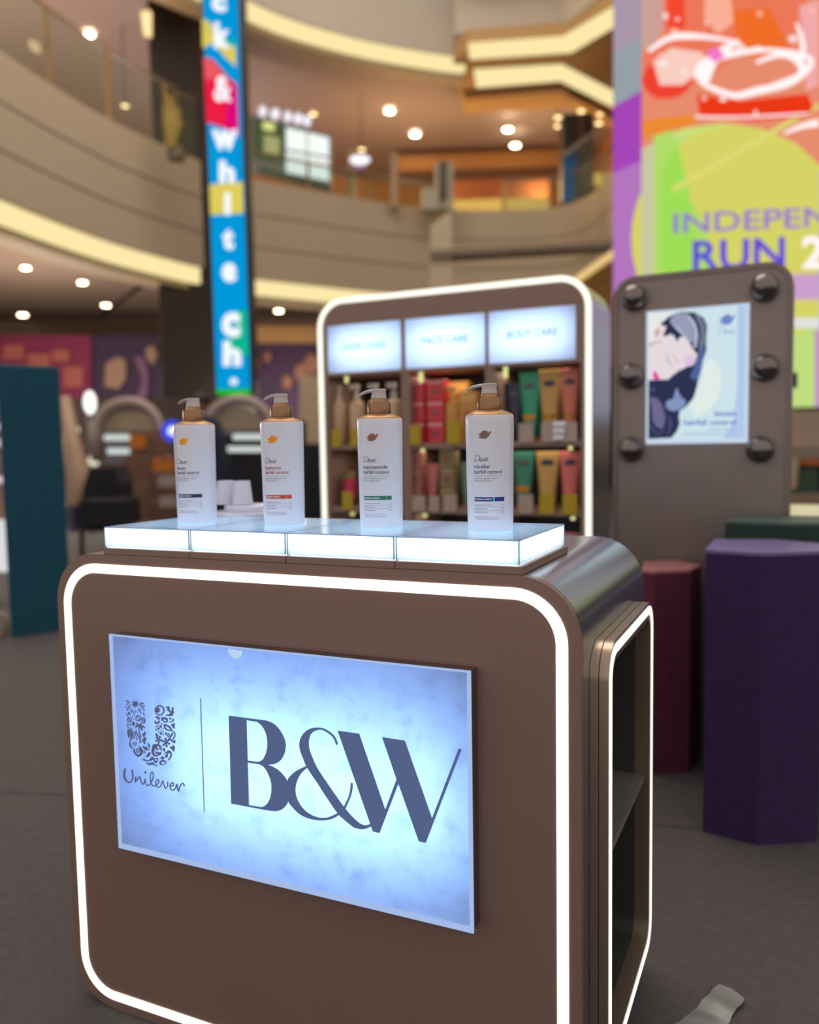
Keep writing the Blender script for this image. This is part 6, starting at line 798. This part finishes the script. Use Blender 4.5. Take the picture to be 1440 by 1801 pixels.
mb = MB(); ribbon(mb, [(345,240),(430,330),(520,420),(590,510)], [14,30,26,14], lambda a, b_: pv(a, b_, .0012)); mb.build('hair_shine', MATS['poster_band'], po, local=True)
art('hair_shine', [(700,600),(770,520),(760,690),(700,940),(600,920),(640,820)], (84,104,158), .0010)
art('hair_shine', [(430,1050),(480,1150),(550,1220),(480,1310),(380,1330),(300,1280),(320,1200),(390,1180)], (134,154,196), .0010)
art('hair_shine', [(100,1170),(200,1190),(280,1340),(250,1540),(140,1470),(120,1300)], (112,108,148), .0010)
mb = MB()
for pts, w in (([(230,1290),(290,1400),(240,1600)], [6,22,10]), ([(330,1380),(360,1480),(330,1620)], [8,26,8]), ([(90,1500),(160,1580),(260,1640)], [8,20,8]), ([(120,1060),(150,1080)], [30,40])):
    ribbon(mb, pts, w, lambda a, b_: pv(a, b_, .0012))
mb.build('hair_strands', em('poster_strand', (90,92,132), .95), po, local=True)
art('lips', [(140,845),(180,870),(215,940),(140,942)], (226,62,164), .0010)
art('blush', [(590+70*math.cos(k*PI/6), 715+75*math.sin(k*PI/6)) for k in range(12)], (226,200,228), .0010)
art('ear_shadow', [(150,360),(200,320),(212,400),(180,430),(150,420)], (216,176,178), .0010)
mb = MB()
for pts, w in (([(305,630),(322,720),(385,790)], [8,14,8]), ([(380,640),(420,690),(445,760)], [5,10,6]), ([(62,540),(140,510),(240,488)], [26,14,6]), ([(370,905),(440,860),(445,820)], [10,14,6])):
    ribbon(mb, pts, w, lambda a, b_: pv(a, b_, .0012))
mb.build('face_lines', em('poster_line', (160,146,168), .9), po, local=True)
PB_ = em('poster_print_blue', (112,138,205), .95)
MB().flat([BIRD], lambda a, b_: pv(925 + (a-165)*1.22, 240 + (b_-612)*1.3, .0010)).build('bird_emblem', PB_, po, local=True)
mb = MB()
for pts, w in DOVE: ribbon(mb, pts, w, lambda a, b_: pv(920 + (a-122)*1.22, 365 + (b_-880)*1.05, .0010))
mb.build('brand_script', em('poster_script', (140,170,205), .95), po, local=True)
mb = MB(); put_text(mb, 'biotin', 905, 1160, 0, 1, lambda a, b_: pv(a, 1395 - b_*62, .0010), .02)
put_text(mb, 'hairfall control', 525, 1160, 0, 1, lambda a, b_: pv(a, 1500 - b_*62, .0010), .02)
mb.build('product_name', em('poster_print_violet', (100,108,212), .95), po, local=True)
mb = MB()
for x0, x1, y in ((830,1155,1560), (525,1155,1612)):
    x = x0
    while x < x1-10: wv = random.uniform(20, 60); mb.add([pv(x,y-7,.001),pv(min(x+wv,x1),y-7,.001),pv(min(x+wv,x1),y+7,.001),pv(x,y+7,.001)], [(0,1,2,3)]); x += wv+12
mb.build('small_print', em('poster_small', (140,160,225), .95), po, local=True)
# ------------------------------------------------------------------ coloured pedestals
def felt(n, c): return mat(n, c, .9, 0, .35, 45, .3)
def pedestal(pts, z, side, top, label):
    cx = sum(p[0] for p in pts)/len(pts); cy = sum(p[1] for p in pts)/len(pts)
    t = thing('hexagonal_pedestal', label, 'pedestal', (cx, cy, 0))
    MB().prism(pts, 0, z-.012).build('column', side, t)
    MB().prism([(cx+(p[0]-cx)*1.008, cy+(p[1]-cy)*1.008) for p in pts], z-.012, z).build('top_board', top, t, bevel=.002)
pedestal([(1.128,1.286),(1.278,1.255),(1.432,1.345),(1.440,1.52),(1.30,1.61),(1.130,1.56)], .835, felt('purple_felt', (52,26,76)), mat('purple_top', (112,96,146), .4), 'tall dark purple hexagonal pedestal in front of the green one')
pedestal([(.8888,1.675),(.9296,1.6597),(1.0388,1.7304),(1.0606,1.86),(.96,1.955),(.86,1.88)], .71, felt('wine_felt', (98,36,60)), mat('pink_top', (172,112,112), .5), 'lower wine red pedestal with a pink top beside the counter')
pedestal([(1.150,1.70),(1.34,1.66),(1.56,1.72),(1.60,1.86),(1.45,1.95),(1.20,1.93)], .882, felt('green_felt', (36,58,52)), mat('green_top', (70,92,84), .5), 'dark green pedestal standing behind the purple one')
tpts = [(-3.05,2.385),(-2.875,2.70),(-3.115,2.91),(-3.29,2.595)]
t = thing('teal_block', 'tall teal felt block at the left edge of the hall', 'pedestal', (-3.1,2.62,0))
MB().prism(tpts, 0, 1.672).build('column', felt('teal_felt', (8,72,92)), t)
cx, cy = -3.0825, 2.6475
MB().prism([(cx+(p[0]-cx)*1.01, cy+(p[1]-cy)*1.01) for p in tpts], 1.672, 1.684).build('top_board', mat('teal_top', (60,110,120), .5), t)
lt_ = thing('low_display_table', 'low dark table with a brightly lit pale top behind the green pedestal', 'table', (1.62,2.75,0))
MB().box(1.30,2.1,2.45,3.1,.80,.84).build('table_top', mat('screen_lit_table_top', (225,225,190), .4), lt_, bevel=.004)  # white top, with the screen's yellowish light put into its colour
MB().box(1.34,2.06,2.49,3.06,0,.80).build('cabinet', BLACK, lt_)
# tape on the carpet
t = thing('tape_strip', 'crumpled silver tape strip stuck on the carpet at lower right', 'tape', (1.23,.47,0))
mb = MB(); A, B_ = [], []
n = 10
for k in range(n+1):
    u = k/n; p = Vector((1.140,.345,0))*(1-u) + Vector((1.230,.560,0))*u; q = Vector((1.215,.330,0))*(1-u) + Vector((1.2816,.528,0))*u
    h = .004 + .004*math.sin(u*9) ; A.append((p.x + .002*math.sin(u*25), p.y, h)); B_.append((q.x + .002*math.cos(u*21), q.y, .004+.005*math.cos(u*7)))
M_ = [((a[0]+b_[0])/2, (a[1]+b_[1])/2, .003+.009*abs(math.sin(i*1.1))) for i, (a, b_) in enumerate(zip(A, B_))]
V = A + M_ + B_; V2 = [(x, y, z-.0008) for x, y, z in V]
F = [(j*(n+1)+i, j*(n+1)+i+1, (j+1)*(n+1)+i+1, (j+1)*(n+1)+i) for j in range(2) for i in range(n)]
mb.add(V, F); mb.add(V2, [f[::-1] for f in F]); mb.build('tape', mat('silver_tape', (150,150,148), .3, .5, .05), t, smooth=True)
# ------------------------------------------------------------------ the shops across the hall
def wallpanel(name, q, m, label, cat, d, th=.1): return tag(panel(name, q, m, None, th, d), label, cat)
mu = thing('pink_mural', 'magenta wall mural with orange blocks at the far left', 'mural', survey(80, 780, 19.5))
panel('backing', quad(-60,590,160,800), mat('mural_magenta', (122,28,70), .7, var=.15, scale=2), mu, .1, 19.5)
for q in (quad(5,606,42,632), quad(48,622,88,645), quad(92,615,122,636), quad(112,645,146,680), quad(20,650,60,690)): panel('orange_block', q, mat('mural_orange', (158,84,72), .7), mu, .03, 19.4)
mv = thing('purple_mural', 'dark purple wall mural with pale faces left of the dark column', 'mural', survey(225, 780, 19.6))
panel('backing', quad(160,590,292,800), mat('mural_purple', (50,27,58), .7, var=.2, scale=2), mv, .1, 19.6)
panel('pale_shape', [(186,640),(205,628),(220,632),(222,665),(208,684),(184,680)], mat('mural_skin', (150,118,100), .7), mv, .03, 19.5)
panel('pale_shape', [(256,612),(270,608),(277,625),(268,642),(257,632)], mat('mural_skin', (0,0,0)), mv, .03, 19.5)
panel('violet_shape', [(236,625),(252,630),(262,660),(258,700),(238,705),(252,670)], mat('mural_violet', (116,80,112), .7), mv, .03, 19.5)
mw = thing('violet_mural', 'purple shop mural with brown spots between the tall sign and the shelf', 'mural', survey(500, 780, 19.6))
panel('backing', quad(440,600,600,820), mat('mural_purple2', (60,36,68), .7, var=.2, scale=2), mw, .1, 19.6)
for x, y, r in ((530,655,12), (505,672,9), (448,640,9), (548,640,13), (470,628,7)):
    mb = MB(); mb.add([survey(x+r*math.cos(k*PI/6), y+r*1.4*math.sin(k*PI/6), dd_) for dd_ in (19.5, 19.58) for k in range(12)], [tuple(range(12))] + [(k,k+12,(k+1)%12+12,(k+1)%12) for k in range(12)])
    mb.build('brown_spot', mat('mural_brown', (136,92,72), .7), mw)
wallpanel('hall_wall', quad(430,573,900,602), mat('band_beige', (176,134,84), .8), 'beige band over the violet mural', 'wall band', 19.4, .3)
wallpanel('shop_pillar', quad(526,660,566,780), mat('pillar_cream', (176,152,124), .7), 'pale square shop pillar left of the product shelf', 'pillar', 13, .5)
wallpanel('shop_cabinet', quad(516,780,572,930), BLACK, 'black cabinet under the pale shop pillar', 'cabinet', 12.8, .5)
lp_ = thing('oval_lamp', 'bright white oval lamp above the far shop counter', 'lamp', survey(158, 708, 10.5))
c = survey(158, 708, 10.5); MB().sphere(c, 1, 20, 12, .095, .05, .145).build('glowing_shade', em('oval_lamp_glow', (250,250,245), 1.6), lp_, smooth=True)
p_ = survey(158, 730, 10.5); MB().tube([p_, survey(162, 940, 10.5)], .02, 8).build('stem', STEEL_D, lp_)
for x, y, r, lab in ((165,810,.065,'round white lamp low beside the black chair'), (133,756,.045,'small pale round lamp beside the teal block')):
    q = survey(x, y, 10); t = thing('round_lamp', lab, 'lamp', q)
    MB().sphere(q, r, 16, 10).build('glowing_globe', em('round_lamp_glow', (240,235,205), 1.1), t, smooth=True)
    MB().tube([q - Vector((0,0,r)), (q.x,q.y,.75)], .012, 6).build('stem', STEEL_D, t)
ARM = mat('arch_paint', (160,140,132), .5)
def arch(cx_, top, rx, leg, d, label, name='arch_display'):
    t = thing(name, label, 'arch display', survey(cx_, leg, d)); w_ = rx
    pts = [survey(cx_-rx, leg, d)] + [survey(cx_-rx*math.cos(math.radians(a)), top+rx*.92-rx*.92*math.sin(math.radians(a)), d) for a in range(0, 181, 12)] + [survey(cx_+rx, leg, d)]
    MB().tube(pts, .055, 10).build('arch_tube', ARM, t, smooth=True)
    q = [(cx_-rx*.75*math.cos(math.radians(a)), top+rx*.9-rx*.6*math.sin(math.radians(a))) for a in range(0, 181, 15)]
    panel('arch_panel', q, mat('arch_panel_paint', (168,150,122), .6), t, .05, d+.1)
    panel('counter_top', quad(cx_-rx, top+rx*.92, cx_+rx, top+rx*.92+9), mat('counter_top_grey', (128,122,124), .4), t, .4, d+.05)
    return t
arch(225, 706, 56, 812, 9.5, 'beige arch display left of the dark column')
arch(420, 702, 58, 800, 9.9, 'beige arch display behind the second shampoo bottle')
for q, lab in ((quad(184,764,228,775),'upper glowing white bar left of the boxes'), (quad(190,788,228,799),'lower glowing white bar left of the boxes'), (quad(410,762,462,775),'upper glowing white bar between the two left bottles'), (quad(398,783,462,797),'lower glowing white bar between the two left bottles')):
    mb = MB(); a, b_ = survey(q[0][0], (q[0][1]+q[2][1])/2, 9.2), survey(q[1][0], (q[0][1]+q[2][1])/2, 9.2)
    tag(mb.tube([a, b_], .032, 10).build('light_bar', em('light_bar_glow', (212,222,216), 1.0)), lab, 'light')
bs = thing('round_blue_sign', 'round glowing blue and white sign behind the leftmost bottle', 'sign', survey(302, 760, 9))
q = survey(304, 758, 9); MB().disc(q, .115, (math.sin(YAW),-math.cos(YAW),0), 24, .03).build('blue_disc', em('sign_royal_blue', (60,80,235), 1), bs)
MB().tube([q - Vector((0,0,.11)), (q.x,q.y,0)], .015, 8).build('pole', STEEL_D, bs)
q2 = survey(304, 758, 8.94); MB().disc(q2, .05, (math.sin(YAW),-math.cos(YAW),0), 24, .02).build('white_core', em('sign_core', (240,245,255), 1.1), bs)
TAN = [(112,82,64), (104,76,60), (124,92,72), (196,112,24)]
def carton(x0, y0, x1, y1, d, c, lab): return wallpanel('cardboard_box', quad(x0,y0,x1,y1), mat('cardboard_%d' % c, TAN[c], .8, var=.12, scale=6), lab, 'box', d, .12)
for x0, y0, x1, y1, d, c, lab in ((228,756,310,800,9.2,2,'brown cardboard box at the top of the far stack'), (229,765,252,788,9.0,3,'small orange carton on the left of the far box stack'), (270,804,306,830,8.6,3,'orange carton lower in the far box stack'), (218,800,270,850,9.0,0,'tan cardboard box left in the middle of the far stack'),
    (262,830,325,880,8.2,1,'tan cardboard box behind the leftmost bottle'), (212,850,262,925,8.8,2,'tall brown cardboard box at the lower left of the stack'), (262,880,330,930,7.9,0,'tan cardboard box at the floor behind the leftmost bottle')):
    carton(x0, y0, x1, y1, d, c, lab)
for x0, y0, x1, y1, lab in ((278,838,308,856,'white pack higher on the tan boxes'), (280,874,308,892,'white pack lower on the tan boxes')):
    wallpanel('white_pack', quad(x0,y0,x1,y1), mat('dim_white', (150,136,128), .6), lab, 'box', 7.7, .1)
ch = thing('black_armchair', 'black rounded chair beside the teal block', 'chair', survey(180, 930, 7.8))
panel('backrest', [(156,826),(200,822),(212,850),(214,935),(138,935),(146,860)], BLACK, ch, .35, 7.8)
panel('seat', [(140,880),(214,880),(216,925),(136,925)], BLACK, ch, .5, 7.4)
for x in (142, 210): panel('leg', quad(x-3,922,x+3,1000), STEEL_D, ch, .05, 7.5)
bc = thing('beige_chair', 'curved beige chair back between the teal block and the black chair', 'chair', survey(130, 900, 7.9))
mb = MB(); mb.tube([survey(112,700,8.6), survey(128,790,8.5), survey(140,830,8.4), survey(135,900,8.3), survey(122,925,8.3)], [.07,.09,.12,.1,.05], 10)
mb.build('shell', mat('beige_shell', (158,128,102), .5), bc, smooth=True)
tag(MB().tube([survey(128,888,8.1), survey(130,935,8.1)], [.08,.05], 10).build('steel_bin', mat('bluish_steel', (110,112,132), .3, .6)), 'small steel bin below the beige chair', 'bin')
tag(MB().disc(survey(130,790,9.4), .10, (0,-.3,1), 16, .03).build('pink_stool_seat', mat('dusty_pink', (190,130,130), .6)), 'dusty pink stool seat beside the teal block', 'stool')
wallpanel('grey_counter', quad(186,770,232,815), mat('grey_counter', (112,112,116), .4), 'grey counter front holding the left glowing bars', 'counter', 9.5, .5)
wallpanel('dark_counter', quad(380,740,530,930), mat('dark_counter', (28,24,36), .7), 'very dark counter behind the second bottle', 'counter', 10.6, .5)
wallpanel('dark_shop_wall', quad(100,700,380,900), mat('dark_shop', (58,44,40), .8, var=.3, scale=2), 'dark brown shop front behind the arch display', 'shop front', 15, .3)
wallpanel('low_platform', quad(222,926,320,985), mat('platform_brown', (90,68,56), .8), 'low brown platform under the cardboard boxes', 'platform', 8.0, .9)
# left sliver beside the teal block
ls = thing('cosmetic_display', 'pale display with pink lit packs at the far left edge', 'display', survey(2, 900, 6.2))
panel('back_panel', quad(-40,700,14,925), mat('display_tan', (150,112,100), .6), ls, .2, 6.4)
for q_ in (quad(-20,744,10,756), quad(-20,772,10,786), quad(-20,838,12,850)): panel('lit_pack', q_, em('pack_pink_white', (236,205,220), .95), ls, .05, 6.2)
panel('white_cabinet', quad(-40,920,16,1006), em('cabinet_glow', (226,224,226), .95), ls, .3, 6.1)
hp = thing('beige_ring_foot', 'curved beige foot poking in at the left edge', 'stand foot', (-3.1,2.3,0))
MB().tube([survey(-14,1124,3.95), survey(4,1118,3.95), survey(12,1100,3.95), survey(8,1084,3.95), survey(-8,1078,3.95)], .014, 8).build('bent_tube', mat('beige_tube', (128,112,92), .5), hp, smooth=True)
# right side behind the stand
rb = thing('beige_booth', 'beige booth with shelves under the giant screen', 'booth', survey(1430, 900, 7))
panel('upper_panel', quad(1400,722,1560,785), mat('booth_beige', (158,138,116), .7), rb, .3, 7.5)
panel('ledge', quad(1385,785,1560,806), mat('booth_beige2', (132,118,104), .7), rb, .5, 7.4)
panel('post', [(1398,806),(1406,806),(1400,860),(1390,860)], mat('booth_beige', (0,0,0)), rb, .1, 7.3)
panel('lower_panel', quad(1385,870,1560,905), mat('booth_brown', (128,104,86), .7), rb, .5, 7.2)
panel('dark_recess', quad(1395,806,1560,870), mat('booth_dark', (20,34,30), .8), rb, .1, 7.6)
panel('orange_item', quad(1412,808,1470,818), mat('booth_orange', (170,86,34), .7), rb, .1, 7.35)
panel('green_item', [(1402,850),(1410,825),(1436,822),(1440,868),(1400,870)], mat('booth_green', (48,70,52), .8), rb, .1, 7.35)
tag(panel('black_speaker', quad(1393,655,1402,682), BLACK, None, .1, 5), 'small black box seen beside the vanity stand edge', 'speaker')
# ------------------------------------------------------------------ staff member
SK = mat('skin_tone', (150,92,72), .6); NV = mat('navy_clothes', (20,26,52), .85); HR = mat('black_hair', (14,12,14), .6)
pr = thing('person', 'person in dark navy clothes and cap standing behind the counter, leaning forward to the left', 'person', mall(-2.02, 8.6, 0))
def skin(name, nodes, edges, m, root=0, parent=pr, lv=2):
    me = bpy.data.meshes.new(name); me.from_pydata([mall(a, d, z) - rootloc(parent) for a, d, z, r in nodes], edges, []); me.materials.append(m)
    o = bpy.data.objects.new(name, me); COL.objects.link(o); o.parent = parent; RL[o.name] = rootloc(parent)
    s = o.modifiers.new('s', 'SKIN'); s.use_smooth_shade = True
    for i, n_ in enumerate(nodes): me.skin_vertices[0].data[i].radius = (n_[3], n_[3]*.85)
    me.skin_vertices[0].data[root].use_root = True
    u = o.modifiers.new('u', 'SUBSURF'); u.levels = lv; u.render_levels = lv; return o
a0, d0 = -2.02, 8.6
nodes = [(a0+.06,d0,.92,.155),(a0+.05,d0,1.12,.15),(a0+.01,d0,1.32,.165),(a0-.03,d0,1.43,.09),(a0-.07,d0,1.50,.055),
 (a0-.02,d0-.19,1.39,.075),(a0-.05,d0-.26,1.16,.055),(a0-.28,d0-.30,1.08,.042),
 (a0+.02,d0+.19,1.39,.075),(a0-.02,d0+.26,1.16,.055),(a0-.24,d0+.24,1.08,.042),
 (a0+.06,d0-.10,.86,.10),(a0+.05,d0-.11,.48,.075),(a0+.07,d0-.11,.08,.05),(a0-.05,d0-.12,.04,.045),
 (a0+.06,d0+.10,.86,.10),(a0+.08,d0+.11,.48,.075),(a0+.12,d0+.11,.08,.05),(a0+.0,d0+.12,.04,.045)]
edges = [(0,1),(1,2),(2,3),(3,4),(2,5),(5,6),(6,7),(2,8),(8,9),(9,10),(0,11),(11,12),(12,13),(13,14),(0,15),(15,16),(16,17),(17,18)]
skin('clothes', nodes, edges, NV)
hd = MB(); hc = mall(a0-.11, d0, 1.615)
hd.sphere((0,0,0), 1, 20, 14, .078, .075, .112)
def headm(x, y, z):
    f = max(0, -x)/.078                     # face looks towards -a
    x2 = x*(1 - .12*(z < -.05)) - (.012 if abs(y) < .016 and -.03 < z < .012 and x < -.05 else 0)
    return hc + Vector((math.cos(YAW)*x2 - math.sin(YAW)*y, math.sin(YAW)*x2 + math.cos(YAW)*y, z - .02*f))
hd.map(headm); ho = hd.build('head', SK, pr, smooth=True)
MB().sphere((0,0,0), 1, 20, 14, .088, .086, .10).map(lambda x, y, z: headm(x+.014, y, max(z, -.03 if x > 0 else .028)+.028)).build('hair', HR, pr, smooth=True)
for s in (-1, 1):
    MB().sphere((0,0,0), .013, 8, 6, .6, 1, 1).map(lambda x, y, z: headm(x-.070, y+s*.03, z+.005)).build('eye', BLACK, pr, smooth=True)
    MB().sphere((0,0,0), .022, 8, 6, .7, .4, 1).map(lambda x, y, z: headm(x+.01, y+s*.078, z-.005)).build('ear', SK, pr, smooth=True)
MB().sphere((0,0,0), .02, 8, 6, .5, 1.1, .3).map(lambda x, y, z: headm(x-.066, y, z-.055)).build('mouth', mat('lip_tone', (130,60,56), .6), pr, smooth=True)
for s, (ha, hd_, hz) in ((-1, (a0-.30, d0-.30, 1.075)), (1, (a0-.26, d0+.24, 1.075))):
    nd = [(ha,hd_,hz,.026),(ha-.05,hd_,hz-.005,.034)]; ed = [(0,1)]
    for k in range(4):
        y = hd_ - .03 + k*.02; L_ = (.062,.075,.072,.055)[k]; b0 = len(nd)
        nd += [(ha-.085,y,hz-.004,.010),(ha-.085-L_*.55,y,hz-.016,.009),(ha-.085-L_,y,hz-.038,.008)]; ed += [(1,b0),(b0,b0+1),(b0+1,b0+2)]
    b0 = len(nd); nd += [(ha-.05,hd_-s*.045,hz-.012,.011),(ha-.085,hd_-s*.058,hz-.022,.009)]; ed += [(1,b0),(b0,b0+1)]
    skin('hand', nd, ed, SK)

# ------------------------------------------------------------------ groups of repeats
GR = {'ceiling_downlight': 'round downlights in the mall ceilings', 'lit_plinth': 'lit acrylic plinths on the counter', 'shampoo_bottle': 'pump shampoo bottles on the lit plinths',
      'lotion_tube': 'lotion tubes on the product shelf', 'lotion_bottle': 'pump bottles on the product shelf', 'price_card': 'price cards on the shelf edges', 'red_box': 'stacked red boxes',
      'pink_box': 'stacked pink boxes', 'olive_box': 'stacked olive boxes', 'carton_box': 'boxes on the third shelf', 'hexagonal_pedestal': 'felt covered hexagonal pedestals',
      'cardboard_box': 'cardboard boxes by the far counter', 'light_bar': 'glowing white bars across the hall', 'glass_railing': 'glass railings of the balconies', 'arch_display': 'beige arch displays',
      'gallery_post': 'slim gallery posts', 'round_lamp': 'small round lamps', 'wall_lamp': 'warm wall lamps', 'white_pack': 'white packs on the boxes', 'lit_counter': 'glowing counters on the far gallery'}
for o in bpy.data.objects:
    if o.parent is None and 'label' in o.keys():
        g = GR.get(o.name.split('.')[0])
        if g: o['group'] = g
